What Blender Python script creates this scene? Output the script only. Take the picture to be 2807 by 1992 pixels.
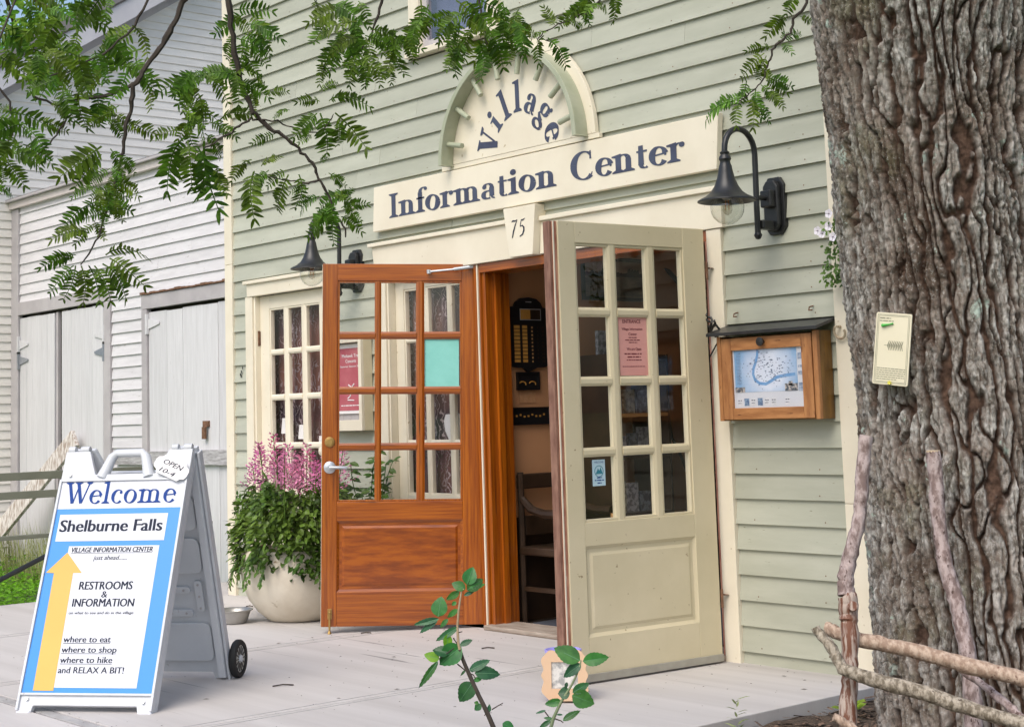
import bpy, bmesh, math, random
import numpy as np
from mathutils import Vector, Matrix
rnd = random.Random(7)
for o in list(bpy.data.objects): bpy.data.objects.remove(o)
S = bpy.context.scene
COL = S.collection
# ------------------------------------------------------------------ camera
F, YAW, PIT, ROL, PXC, PYC = 4257.11, 0.873934, 0.1132148, -0.0302940, 1314.72, 651.27
CAM = Vector((0, -6, 1.254))
def cam_axes():
    cy, sy = math.cos(YAW), math.sin(YAW)
    f = Vector((-sy, cy, 0)); r = Vector((cy, sy, 0)); u = Vector((0, 0, 1))
    f2 = f*math.cos(PIT) + u*math.sin(PIT); u2 = u*math.cos(PIT) - f*math.sin(PIT)
    return r*math.cos(ROL)+u2*math.sin(ROL), u2*math.cos(ROL)-r*math.sin(ROL), f2
AR, AU, AF = cam_axes()
cd = bpy.data.cameras.new('camera'); cam = bpy.data.objects.new('camera', cd); COL.objects.link(cam)
m = Matrix((AR, AU, -AF)).transposed().to_4x4(); m.translation = CAM
cam.matrix_world = m
cd.sensor_width = 36; cd.sensor_fit = 'HORIZONTAL'; cd.lens = 36*F/2807
cd.shift_x = (1403.5-PXC)/2807; cd.shift_y = (PYC-996)/2807
cd.clip_start = .05; cd.clip_end = 3000
S.camera = cam
def at(x, y, d):
    """world point d metres from the camera along the sight line of photo point x, y (2807 px wide)"""
    v = (AR*((x-PXC)/F) - AU*((y-PYC)/F) + AF).normalized()
    return CAM + v*d
def atD(x, y, d): return at(x*1.22684, y*1.22684, d)
# ------------------------------------------------------------------ world, sun, exposure
W = bpy.data.worlds.new('World'); S.world = W; W.use_nodes = True
nt = W.node_tree; nt.nodes.clear()
sky = nt.nodes.new('ShaderNodeTexSky'); sky.sky_type = 'NISHITA'; sky.sun_disc = False
sun_dir = Vector((.22, -.60, .80)).normalized()
sky.sun_elevation = math.asin(sun_dir.z); sky.sun_rotation = math.atan2(sun_dir.x, sun_dir.y)
sky.dust_density = 3.5; sky.air_density = 1.1; sky.ozone_density = 1.0
bg = nt.nodes.new('ShaderNodeBackground'); bg.inputs[1].default_value = .15
ow = nt.nodes.new('ShaderNodeOutputWorld')
nt.links.new(sky.outputs[0], bg.inputs[0]); nt.links.new(bg.outputs[0], ow.inputs[0])
sl = bpy.data.lights.new('sun', 'SUN'); sl.energy = 1.15; sl.angle = math.radians(40); sl.color = (1, .98, .95)
so = bpy.data.objects.new('sun', sl); COL.objects.link(so)
so.rotation_euler = (-sun_dir).to_track_quat('-Z', 'Y').to_euler(); so.location = (0, 0, 12)
S.view_settings.view_transform = 'Standard'; S.view_settings.look = 'None'
S.view_settings.exposure = 0.48; S.view_settings.gamma = 1
S.render.engine = 'CYCLES'

# ------------------------------------------------------------------ materials
def mat(name, c1, c2=None, scale=4, rough=.6, bump=0, bscale=None, stretch=(1,1,1), metal=0, c3=None, spots=0, spec=.5,
        coat=0, detail=6, emis=None, trans=0, bdist=.004, spotc=(.03,.03,.02), spotscale=60, ramp=(.35,.65), rvar=0):
    M = bpy.data.materials.new(name); M.use_nodes = True
    n = M.node_tree; b = n.nodes['Principled BSDF']; L = n.links.new
    b.inputs['Roughness'].default_value = rough; b.inputs['Metallic'].default_value = metal
    b.inputs['Specular IOR Level'].default_value = spec
    b.inputs['Coat Weight'].default_value = coat; b.inputs['Coat Roughness'].default_value = .12
    b.inputs['Base Color'].default_value = (*c1, 1)
    tc = n.nodes.new('ShaderNodeTexCoord'); mp = n.nodes.new('ShaderNodeMapping')
    mp.inputs['Scale'].default_value = stretch; L(tc.outputs['Object'], mp.inputs[0])
    oi = n.nodes.new('ShaderNodeObjectInfo')
    ad = n.nodes.new('ShaderNodeVectorMath'); ad.operation = 'ADD'
    sc = n.nodes.new('ShaderNodeVectorMath'); sc.operation = 'SCALE'; sc.inputs['Scale'].default_value = 37.
    cmb = n.nodes.new('ShaderNodeCombineXYZ')
    for i in range(3): L(oi.outputs['Random'], cmb.inputs[i])
    L(cmb.outputs[0], sc.inputs[0]); L(mp.outputs[0], ad.inputs[0]); L(sc.outputs[0], ad.inputs[1])
    vec = ad.outputs[0]
    cur = None
    if c2:
        no = n.nodes.new('ShaderNodeTexNoise'); no.inputs['Scale'].default_value = scale; no.inputs['Detail'].default_value = detail
        no.inputs['Roughness'].default_value = .6
        L(vec, no.inputs[0]); r = n.nodes.new('ShaderNodeValToRGB')
        r.color_ramp.elements[0].position = ramp[0]; r.color_ramp.elements[1].position = ramp[1]
        r.color_ramp.elements[0].color = (*c1, 1); r.color_ramp.elements[1].color = (*c2, 1)
        if c3:
            e = r.color_ramp.elements.new((ramp[0]+ramp[1])/2+.02); e.color = (*c3, 1)
        L(no.outputs[0], r.inputs[0]); cur = r.outputs[0]
    if rvar and cur:
        hs = n.nodes.new('ShaderNodeHueSaturation'); mm = n.nodes.new('ShaderNodeMapRange')
        mm.inputs['To Min'].default_value = 1-rvar; mm.inputs['To Max'].default_value = 1+rvar
        L(oi.outputs['Random'], mm.inputs[0]); L(mm.outputs[0], hs.inputs['Value']); L(cur, hs.inputs['Color']); cur = hs.outputs[0]
    if spots:
        n2 = n.nodes.new('ShaderNodeTexNoise'); n2.inputs['Scale'].default_value = spotscale; n2.inputs['Detail'].default_value = 3
        L(vec, n2.inputs[0]); r2 = n.nodes.new('ShaderNodeValToRGB')
        r2.color_ramp.elements[0].position = .62+.1*(1-spots); r2.color_ramp.elements[1].position = .66+.12*(1-spots)
        L(n2.outputs[0], r2.inputs[0]); mx = n.nodes.new('ShaderNodeMix'); mx.data_type = 'RGBA'
        L(r2.outputs[0], mx.inputs[0]); 
        if cur: L(cur, mx.inputs[6])
        else: mx.inputs[6].default_value = (*c1, 1)
        mx.inputs[7].default_value = (*spotc, 1); cur = mx.outputs[2]
    if cur: L(cur, b.inputs['Base Color'])
    if bump:
        nb = n.nodes.new('ShaderNodeTexNoise'); nb.inputs['Scale'].default_value = bscale or scale*3; nb.inputs['Detail'].default_value = 5
        L(vec, nb.inputs[0]); bp = n.nodes.new('ShaderNodeBump'); bp.inputs['Strength'].default_value = bump
        bp.inputs['Distance'].default_value = bdist
        L(nb.outputs[0], bp.inputs['Height']); L(bp.outputs[0], b.inputs['Normal'])
    if emis:
        b.inputs['Emission Color'].default_value = (*emis[0], 1); b.inputs['Emission Strength'].default_value = emis[1]
    return M
def leafmat(name, c1, c2, tr=.35, rough=.45):
    M = mat(name, c1, c2, scale=3, rough=rough, spec=.35)
    n = M.node_tree; b = n.nodes['Principled BSDF']; out = n.nodes['Material Output']; L = n.links.new
    t = n.nodes.new('ShaderNodeBsdfTranslucent'); mx = n.nodes.new('ShaderNodeMixShader'); mx.inputs[0].default_value = tr
    oi = n.nodes.new('ShaderNodeObjectInfo')
    src = b.inputs['Base Color'].links[0].from_socket
    g = n.nodes.new('ShaderNodeNewGeometry'); hs = n.nodes.new('ShaderNodeHueSaturation')
    mr = n.nodes.new('ShaderNodeMapRange'); mr.inputs['To Min'].default_value = .55; mr.inputs['To Max'].default_value = 1.6
    L(g.outputs['Random Per Island'], mr.inputs[0]); L(mr.outputs[0], hs.inputs['Value']); L(src, hs.inputs['Color'])
    mr2 = n.nodes.new('ShaderNodeMapRange'); mr2.inputs['To Min'].default_value = .475; mr2.inputs['To Max'].default_value = .52
    L(oi.outputs['Random'], mr2.inputs[0]); L(mr2.outputs[0], hs.inputs['Hue'])
    L(hs.outputs[0], b.inputs['Base Color']); L(hs.outputs[0], t.inputs[0])
    L(b.outputs[0], mx.inputs[1]); L(t.outputs[0], mx.inputs[2]); L(mx.outputs[0], out.inputs[0])
    return M
def glassmat(name, tint=(1,1,1), k=1.0):
    M = bpy.data.materials.new(name); M.use_nodes = True; n = M.node_tree; n.nodes.clear(); L = n.links.new
    o = n.nodes.new('ShaderNodeOutputMaterial'); t = n.nodes.new('ShaderNodeBsdfTransparent'); t.inputs[0].default_value = (*tint, 1)
    g = n.nodes.new('ShaderNodeBsdfGlossy'); g.inputs['Roughness'].default_value = .015
    fr = n.nodes.new('ShaderNodeLayerWeight'); fr.inputs[0].default_value = .5
    pw = n.nodes.new('ShaderNodeMath'); pw.operation = 'POWER'; pw.inputs[1].default_value = 4.5; L(fr.outputs['Facing'], pw.inputs[0])
    mu = n.nodes.new('ShaderNodeMath'); mu.operation = 'MULTIPLY_ADD'; mu.inputs[1].default_value = .9*k; mu.inputs[2].default_value = .055*k; mu.use_clamp = True
    mx = n.nodes.new('ShaderNodeMixShader')
    L(pw.outputs[0], mu.inputs[0]); L(mu.outputs[0], mx.inputs[0]); L(t.outputs[0], mx.inputs[1]); L(g.outputs[0], mx.inputs[2]); L(mx.outputs[0], o.inputs[0])
    return M
SAGE = mat('sage_paint', (.375,.385,.305), (.45,.46,.375), 1.6, .55, .15, 9, (1,5,5), rvar=.07, spots=.18, spotc=(.22,.21,.15), spotscale=22)
SAGE_D = mat('sage_trim_paint', (.33,.36,.25), (.40,.42,.31), 6, .5, .1, 30)
CREAM = mat('cream_paint', (.71,.645,.505), (.77,.71,.57), 3, .5, .08, 14, (1,1,1), rvar=.03, spots=.1, spotc=(.45,.36,.22), spotscale=30)
CREAM_D = mat('cream_door_paint', (.61,.535,.355), (.67,.59,.405), 3, .42, .08, 14, spots=.12, spotc=(.3,.22,.12), spotscale=38)
WHITE_A = mat('shed_white_paint', (.60,.585,.60), (.69,.675,.69), 3, .6, .2, 10, (1,9,9), rvar=.05, spots=.45, spotc=(.40,.37,.35), spotscale=11)
WHITE_B = mat('barn_white_paint', (.72,.69,.64), (.80,.77,.72), 3, .6, .2, 10, (9,1,9), rvar=.05, spots=.15, spotc=(.4,.38,.34), spotscale=14)
WHITE_V = mat('plank_white_paint', (.57,.565,.575), (.65,.645,.66), 5, .6, .25, 12, (9,9,.6), rvar=.04, spots=.15, spotc=(.45,.43,.42), spotscale=12)
GREYT = mat('grey_trim_paint', (.40,.375,.385), (.48,.455,.46), 4, .6, .15, 12, rvar=.04)
SHEATH = mat('old_sheathing', (.10,.09,.07), (.15,.13,.10), 6, .8)
WOODV = mat('varnished_wood_upright', (.23,.048,.003), (.41,.112,.005), 5.5, .3, .2, 14, (15,15,.5), c3=(.33,.082,.004), coat=.5, detail=8, spots=.5, spotc=(.09,.02,.004), spotscale=3.5, rvar=.06)
WOODH = mat('varnished_wood_level', (.22,.045,.003), (.40,.105,.005), 5.5, .3, .2, 14, (.5,15,15), c3=(.32,.078,.004), coat=.5, detail=8, spots=.5, spotc=(.08,.018,.004), spotscale=3.5, rvar=.06)
WOODP = mat('varnished_panel', (.20,.040,.003), (.37,.092,.004), 4.5, .32, .12, 14, (.9,5,5), c3=(.30,.068,.004), coat=.4, detail=10, ramp=(.4,.6))
WOODR = mat('raw_red_edge', (.30,.10,.06), (.55,.27,.18), 9, .6, .2, 20, (4,4,1), spots=.35, spotc=(.6,.5,.38), spotscale=26)
BOXWOOD = mat('knotty_cedar', (.29,.115,.035), (.48,.22,.08), 6, .45, .15, 20, (1,6,6), spots=.5, spotc=(.13,.045,.015), spotscale=13)
BOXWOODV = mat('knotty_cedar_upright', (.28,.11,.035), (.46,.21,.075), 6, .45, .15, 20, (6,6,1), spots=.5, spotc=(.13,.045,.015), spotscale=13)
BOXSIDE = mat('dark_cedar', (.13,.06,.012), (.26,.13,.025), 5, .4, .1, 20, (5,5,1), spots=.2, spotc=(.10,.05,.015), spotscale=9)  # case sides and back, darker than the front frame
CONC = mat('broomed_concrete', (.45,.425,.405), (.56,.535,.515), 1.6, .85, .35, 26, (.12,3.2,1), spots=.28, spotc=(.26,.25,.24), spotscale=9, rvar=.03, bdist=.003, detail=9, ramp=(.3,.7))
CONC2 = mat('plain_concrete', (.30,.29,.285), (.42,.41,.40), 8, .9, .3, 60)
CONC3 = mat('joint_sand', (.20,.19,.18), (.27,.25,.24), 8, .9)
SOIL = mat('dark_soil', (.045,.030,.020), (.11,.075,.05), 22, .95, 1, 60, bdist=.02)
TURF = mat('rough_turf', (.05,.09,.02), (.10,.16,.04), 7, .95, .6, 30, bdist=.02)
BLACKM = mat('black_iron', (.012,.013,.014), (.02,.021,.022), 12, .38, .1, 60)
BLACKT = mat('black_board', (.008,.008,.009), None, rough=.35)
STEEL = mat('brushed_steel', (.55,.55,.55), (.65,.65,.65), 20, .3, metal=1)
SATIN = mat('satin_nickel', (.55,.58,.62), None, rough=.32, metal=.6)
BRASS = mat('aged_brass', (.40,.25,.08), (.55,.36,.13), 30, .4, metal=.8)
RUST = mat('rusty_iron', (.10,.05,.025), (.22,.11,.06), 40, .8)
GLASS = glassmat('window_glass')
DARKGLASS = glassmat('upper_glass', (.9,.9,.95), 2.2)
NAVY = mat('navy_lettering', (.045,.05,.09), (.065,.08,.13), 9, .5)
GREYTXT = mat('grey_print', (.035,.04,.06), None, rough=.8, spec=.1)
BLUETXT = mat('blue_print', (.03,.07,.26), None, rough=.8, spec=.1)
BLUEP = mat('sky_blue_print', (.02,.24,.68), None, rough=.42)
WHITEP = mat('white_print', (.62,.64,.70), None, rough=.42)
YELP = mat('yellow_print', (.66,.40,.075), (.62,.37,.065), 2, .42)
PLAS = mat('grey_plastic', (.55,.57,.60), (.61,.63,.66), 5, .45, .08, 60, spots=.1, spotc=(.4,.4,.4), spotscale=30)
RUBBER = mat('black_rubber', (.012,.012,.012), None, rough=.7)
RAILM = mat('grey_green_rail_paint', (.16,.17,.125), (.20,.21,.16), 5, .5)
PEACH = mat('peach_wall_paint', (.46,.225,.105), (.50,.25,.12), 1.5, .7)
DARKW = mat('dark_stained_wood', (.020,.011,.006), (.040,.022,.012), 6, .4)
LITW = mat('light_wood', (.42,.22,.08), (.5,.28,.11), 6, .5)
RUG = mat('dark_blue_rug', (.035,.04,.055), (.05,.055,.07), 40, .95)
FLOORI = mat('dark_floor', (.02,.015,.012), (.03,.022,.016), 4, .4)
STICK = mat('barked_stick', (.20,.14,.125), (.46,.37,.35), 45, .8, 1, 60, (1,1,.5), spots=.75, spotc=(.09,.055,.045), spotscale=75, bdist=.006, ramp=(.42,.58))
STICKR = mat('peeled_red_stick', (.16,.06,.03), (.45,.36,.30), 26, .6, .5, 60, (3,3,.3), spots=.2, spotc=(.06,.02,.015), spotscale=18, ramp=(.44,.56))
STICKT = mat('tan_rail_bark', (.30,.205,.145), (.50,.38,.29), 34, .75, .9, 60, (2,2,1), spots=.6, spotc=(.17,.09,.06), spotscale=40, bdist=.005, ramp=(.42,.6))
STICKG = mat('grey_rail_bark', (.16,.13,.09), (.40,.345,.27), 36, .8, 1, 60, (2,2,1), spots=.6, spotc=(.09,.065,.045), spotscale=38, bdist=.006, ramp=(.42,.58))
CUTW = mat('cut_wood_end', (.5,.38,.25), (.62,.5,.36), 20, .7)
POT = mat('weathered_stone_pot', (.60,.53,.42), (.70,.64,.53), 5, .85, .35, 30, spots=.32, spotc=(.27,.19,.10), spotscale=11, bdist=.004)
PLANK = mat('weathered_plank', (.34,.27,.22), (.66,.62,.58), 14, .8, .4, 30, (4,4,.6), spots=.25, spotc=(.16,.11,.08), spotscale=12, ramp=(.42,.55))
BRACE = mat('grey_weathered_board', (.26,.25,.25), (.52,.51,.52), 14, .85, .4, 30, (.6,4,4), spots=.3, spotc=(.08,.07,.06), spotscale=9)
PAPERW = mat('white_paper', (.78,.76,.76), None, rough=.7)
PAPERG = mat('mint_paper', (.24,.62,.55), (.27,.66,.59), 14, .75)
PAPERP = mat('pink_paper', (.68,.31,.27), (.72,.36,.32), 3, .7)
PAPERR = mat('crimson_poster', (.40,.07,.10), (.52,.16,.18), 3, .6)
GALV = mat('dull_metal_bowl', (.38,.37,.35), (.48,.47,.45), 9, .35, metal=.7)
LOCUST = leafmat('locust_leaflets', (.065,.132,.010), (.12,.215,.016), .48)
LOCUSTY = leafmat('locust_lit_yellow_leaflets', (.11,.22,.02), (.17,.30,.03), .5)  # yellowish leaves, also sunlit foliage put into the leaf colour
TWIG = mat('dark_twig', (.035,.024,.018), (.06,.045,.035), 30, .8, .3, 60)
FARLEAF = leafmat('far_leaves', (.10,.26,.025), (.22,.42,.05), .5)
FARLEAF2 = leafmat('far_leaves_deep', (.04,.12,.015), (.08,.2,.03), .4)
BUSH = leafmat('bush_leaves', (.028,.085,.012), (.12,.22,.035), .3, .35)
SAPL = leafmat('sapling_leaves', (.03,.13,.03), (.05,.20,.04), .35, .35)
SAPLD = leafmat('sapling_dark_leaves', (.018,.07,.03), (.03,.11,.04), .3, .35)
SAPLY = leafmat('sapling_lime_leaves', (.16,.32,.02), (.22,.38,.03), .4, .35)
VEIN = mat('leaf_vein', (.10,.26,.12), None, rough=.5)
PINK = leafmat('pink_plumes', (.56,.12,.30), (.76,.34,.50), .3, .8)
GRASSM = leafmat('bright_ground_leaves', (.10,.30,.015), (.20,.44,.03), .45, .6)
WEED = leafmat('pale_weeds', (.16,.20,.06), (.3,.32,.14), .3, .7)
ROOFM = mat('dark_roofing', (.06,.055,.05), (.10,.09,.085), 12, .9)
LAV = mat('lavender_plastic', (.38,.34,.78), None, rough=.35)
PCHF = mat('peach_foam', (.60,.40,.25), (.64,.44,.28), 4, .7)

def curtain(name):                                         # dark plum cloth; its pale wavy lines imitate reflections in the glass
    M = bpy.data.materials.new(name); M.use_nodes = True; n = M.node_tree; b = n.nodes['Principled BSDF']; L = n.links.new
    tc = n.nodes.new('ShaderNodeTexCoord')
    w = n.nodes.new('ShaderNodeTexWave'); w.inputs['Scale'].default_value = 9; w.inputs['Distortion'].default_value = 16
    w.inputs['Detail'].default_value = 2.2; w.inputs['Detail Scale'].default_value = 1.6
    no = n.nodes.new('ShaderNodeTexNoise'); no.inputs['Scale'].default_value = 3.2
    r = n.nodes.new('ShaderNodeValToRGB'); r.color_ramp.elements[0].position = .80; r.color_ramp.elements[1].position = .93
    r2 = n.nodes.new('ShaderNodeValToRGB'); r2.color_ramp.elements[0].position = .40; r2.color_ramp.elements[1].position = .52
    mu = n.nodes.new('ShaderNodeMath'); mu.operation = 'MULTIPLY'
    base = n.nodes.new('ShaderNodeValToRGB'); base.color_ramp.elements[0].color = (.045,.025,.045,1); base.color_ramp.elements[1].color = (.21,.085,.065,1)
    base.color_ramp.elements[0].position = .35; base.color_ramp.elements[1].position = .62
    n2 = n.nodes.new('ShaderNodeTexNoise'); n2.inputs['Scale'].default_value = 2.2
    mx = n.nodes.new('ShaderNodeMix'); mx.data_type = 'RGBA'; mx.inputs[7].default_value = (.42,.34,.36,1)
    for t in (w, no, n2): L(tc.outputs['Object'], t.inputs[0])
    L(w.outputs[1], r.inputs[0]); L(no.outputs[0], r2.inputs[0]); L(r.outputs[0], mu.inputs[0]); L(r2.outputs[0], mu.inputs[1])
    L(n2.outputs[0], base.inputs[0]); L(base.outputs[0], mx.inputs[6]); L(mu.outputs[0], mx.inputs[0]); L(mx.outputs[2], b.inputs['Base Color'])
    b.inputs['Roughness'].default_value = .8
    return M
CURT = curtain('reflection_curtain')

def barkmat():
    M = bpy.data.materials.new('furrowed_bark'); M.use_nodes = True; n = M.node_tree; b = n.nodes['Principled BSDF']; L = n.links.new
    tc = n.nodes.new('ShaderNodeTexCoord'); mp = n.nodes.new('ShaderNodeMapping'); mp.inputs['Scale'].default_value = (1,1,.35); L(tc.outputs['Object'], mp.inputs[0])
    def noise(s, d=6, v=None, r=.6):
        k = n.nodes.new('ShaderNodeTexNoise'); k.inputs['Scale'].default_value = s; k.inputs['Detail'].default_value = d; k.inputs['Roughness'].default_value = r
        L(v or tc.outputs['Object'], k.inputs[0]); return k.outputs[0]
    def ramp(src, *st):
        r = n.nodes.new('ShaderNodeValToRGB'); cr = r.color_ramp
        cr.elements[0].position, cr.elements[0].color = st[0][0], (*st[0][1], 1); cr.elements[1].position, cr.elements[1].color = st[-1][0], (*st[-1][1], 1)
        for p, c in st[1:-1]: cr.elements.new(p).color = (*c, 1)
        L(src, r.inputs[0]); return r.outputs[0]
    def mix(f, a, c):
        x = n.nodes.new('ShaderNodeMix'); x.data_type = 'RGBA'; L(f, x.inputs[0]); L(a, x.inputs[6])
        if isinstance(c, tuple): x.inputs[7].default_value = (*c, 1)
        else: L(c, x.inputs[7])
        return x.outputs[2]
    warm = ramp(noise(9, 8, mp.outputs[0]), (.38,(.17,.13,.10)), (.5,(.36,.305,.255)), (.62,(.56,.51,.46)))
    cool = ramp(noise(38, 8, mp.outputs[0], .75), (.42,(.19,.165,.135)), (.51,(.43,.405,.365)), (.60,(.70,.685,.64)))
    c = mix(ramp(noise(3, 3), (.42,(0,0,0)), (.56,(1,1,1))), warm, cool)
    c = mix(ramp(noise(2.3, 4), (.56,(0,0,0)), (.66,(.45,.45,.45))), c, (.20,.20,.09))      # moss stain
    c = mix(ramp(noise(95, 5, None, .8), (.55,(0,0,0)), (.62,(.8,.8,.8))), c, (.60,.59,.55))          # pale flecks
    c = mix(ramp(noise(7.5, 5, None, .7), (.63,(0,0,0)), (.65,(1,1,1))), c, (.52,.62,.54)) # lichen
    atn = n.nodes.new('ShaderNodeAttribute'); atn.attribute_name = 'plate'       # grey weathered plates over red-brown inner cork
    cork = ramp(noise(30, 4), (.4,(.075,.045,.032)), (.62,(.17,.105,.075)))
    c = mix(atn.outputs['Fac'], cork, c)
    L(c, b.inputs['Base Color']); b.inputs['Roughness'].default_value = .92; b.inputs['Specular IOR Level'].default_value = .2
    bp = n.nodes.new('ShaderNodeBump'); bp.inputs['Strength'].default_value = 1; bp.inputs['Distance'].default_value = .02
    L(noise(75, 8, mp.outputs[0], .7), bp.inputs['Height']); L(bp.outputs[0], b.inputs['Normal'])
    return M
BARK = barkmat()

# ------------------------------------------------------------------ mesh helpers
class MB:
    def __init__(s): s.v = []; s.f = []; s.smooth = False; s.xf = None
    def add(s, vs, fs):
        o = len(s.v)
        for p in vs:
            p = Vector(p)
            s.v.append(s.xf(p) if s.xf else p)
        s.f += [[i+o for i in f] for f in fs]
    def box(s, x0, x1, y0, y1, z0, z1):
        s.add([(x0,y0,z0),(x1,y0,z0),(x1,y1,z0),(x0,y1,z0),(x0,y0,z1),(x1,y0,z1),(x1,y1,z1),(x0,y1,z1)],
              [(0,3,2,1),(4,5,6,7),(0,1,5,4),(1,2,6,5),(2,3,7,6),(3,0,4,7)]); return s
    def prism(s, pts, y0, y1, plane='xz'):     # outline in x,z extruded in y
        n = len(pts)
        if plane == 'xz': P = [(x,y0,z) for x,z in pts]+[(x,y1,z) for x,z in pts]
        elif plane == 'yz': P = [(y0,x,z) for x,z in pts]+[(y1,x,z) for x,z in pts]
        else: P = [(x,z,y0) for x,z in pts]+[(x,z,y1) for x,z in pts]
        s.add(P, [tuple(range(n)), tuple(range(2*n-1, n-1, -1))]+[(i, (i+1)%n+0, (i+1)%n+n, i+n)[::-1] for i in range(n)]); return s
    def tube(s, pts, rad, n=8, cap=True):
        pts = [Vector(p) for p in pts]
        if not hasattr(rad, '__len__'): rad = [rad]*len(pts)
        base = len(s.v); fs = []; vs = []
        up = None
        for i, p in enumerate(pts):
            t = (pts[min(i+1, len(pts)-1)]-pts[max(i-1, 0)]).normalized()
            if up is None: up = t.orthogonal().normalized()
            up = (up - t*up.dot(t)).normalized(); w = t.cross(up)
            for k in range(n):
                a = 2*math.pi*k/n; vs.append(p+(up*math.cos(a)+w*math.sin(a))*rad[i])
        for i in range(len(pts)-1):
            for k in range(n):
                a = i*n+k; b2 = i*n+(k+1)%n; fs.append((a, b2, b2+n, a+n))
        if cap: fs.append(tuple(range(n))[::-1]); fs.append(tuple(range((len(pts)-1)*n, len(pts)*n)))
        s.add(vs, fs); s.smooth = True; return s
    def lathe(s, prof, c=(0,0,0), n=24, flute=None):
        vs = []; fs = []; c = Vector(c)
        for r, z in prof:
            for k in range(n):
                a = 2*math.pi*k/n; rr = r*(flute(a, z) if flute else 1); vs.append(c+Vector((rr*math.cos(a), rr*math.sin(a), z)))
        for i in range(len(prof)-1):
            for k in range(n):
                a = i*n+k; b2 = i*n+(k+1)%n; fs.append((a, b2, b2+n, a+n))
        fs.append(tuple(range(n))[::-1]); fs.append(tuple(range((len(prof)-1)*n, len(prof)*n)))
        s.add(vs, fs); s.smooth = True; return s
    def mesh(s, name):
        me = bpy.data.meshes.new(name); me.from_pydata([tuple(v) for v in s.v], [], s.f); me.update()
        if s.smooth:
            me.shade_smooth()
            try: me.set_sharp_from_angle(angle=math.radians(40))
            except Exception: pass
        return me
    def build(s, name, m, parent=None, bevel=0, kind=None):
        o = bpy.data.objects.new(name, s.mesh(name)); COL.objects.link(o)
        if isinstance(m, (list, tuple)): [o.data.materials.append(x) for x in m]
        else: o.data.materials.append(m)
        if parent: o.parent = parent
        if kind: o['kind'] = kind
        if bevel:
            bm = o.modifiers.new('edge', 'BEVEL'); bm.width = bevel; bm.segments = 2; bm.limit_method = 'ANGLE'; bm.harden_normals = False
        return o
def box(name, m, parent, x0, x1, y0, y1, z0, z1, bevel=0, kind=None): return MB().box(x0,x1,y0,y1,z0,z1).build(name, m, parent, bevel, kind)
def thing(name, label, cat, loc=(0,0,0), rz=0, group=None):
    o = bpy.data.objects.new(name, None); COL.objects.link(o); o.location = loc; o.rotation_euler = (0,0,rz)
    o.empty_display_size = .1
    o['label'] = label; o['category'] = cat
    if group: o['group'] = group
    return o
def tag(o, label, cat, group=None):
    o['label'] = label; o['category'] = cat
    if group: o['group'] = group
    return o
def copy_tree(o, parent=None):
    c = o.copy(); COL.objects.link(c); c.parent = parent
    for ch in list(o.children): copy_tree(ch, c)
    return c
# ---- text: plain sans from the built-in font, fitted to a rectangle, in local x,z facing -y
dg = None
def sans(txt, x0, x1, z0, cap, y, m, parent, name='lettering', weight=0., shear=0., xf=None, under=False, flip=False):
    cu = bpy.data.curves.new('t', 'FONT'); cu.body = txt; cu.size = 1; cu.offset = 0; cu.shear = shear; cu.resolution_u = 3
    ob = bpy.data.objects.new('t', cu); COL.objects.link(ob)
    me = bpy.data.meshes.new_from_object(ob.evaluated_get(bpy.context.evaluated_depsgraph_get()))
    bpy.data.objects.remove(ob)
    if not me.vertices: return None
    xs = [v.co.x for v in me.vertices]
    a, b = min(xs), max(xs); sx = (x1-x0)/(b-a); sz = cap/.70
    mb = MB(); mb.xf = xf
    for q_, sh_ in enumerate([0.] if weight < .003 else [-weight*1.6, weight*1.6, -weight*.8, weight*.8, 0]):
        mb.add([(x0+(v.co.x-a+sh_)*sx, y-q_*.00006, z0+v.co.y*sz) for v in me.vertices], [list(p.vertices) for p in me.polygons])
    if under: mb.add([(x0,y,z0-.22*cap),(x1,y,z0-.22*cap),(x1,y,z0-.13*cap),(x0,y,z0-.13*cap)], [(0,1,2,3)])
    bpy.data.meshes.remove(me)
    return mb.build(name, m, parent)
def fine(x0, x1, z0, cap, y, m, parent, seed=1, xf=None):
    """print too small to read in the photograph: short word-like dashes"""
    r = random.Random(seed+int(z0*1000)); mb = MB(); mb.xf = xf; x = x0
    while x < x1:
        w = min(r.uniform(1.2, 4.5)*cap, x1-x)
        if w > cap*.5: mb.add([(x,y,z0),(x+w,y,z0),(x+w,y,z0+cap*.7),(x,y,z0+cap*.7)], [(0,1,2,3)])
        x += w+cap*.55
    return mb.build('fine_print', m, parent)
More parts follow.
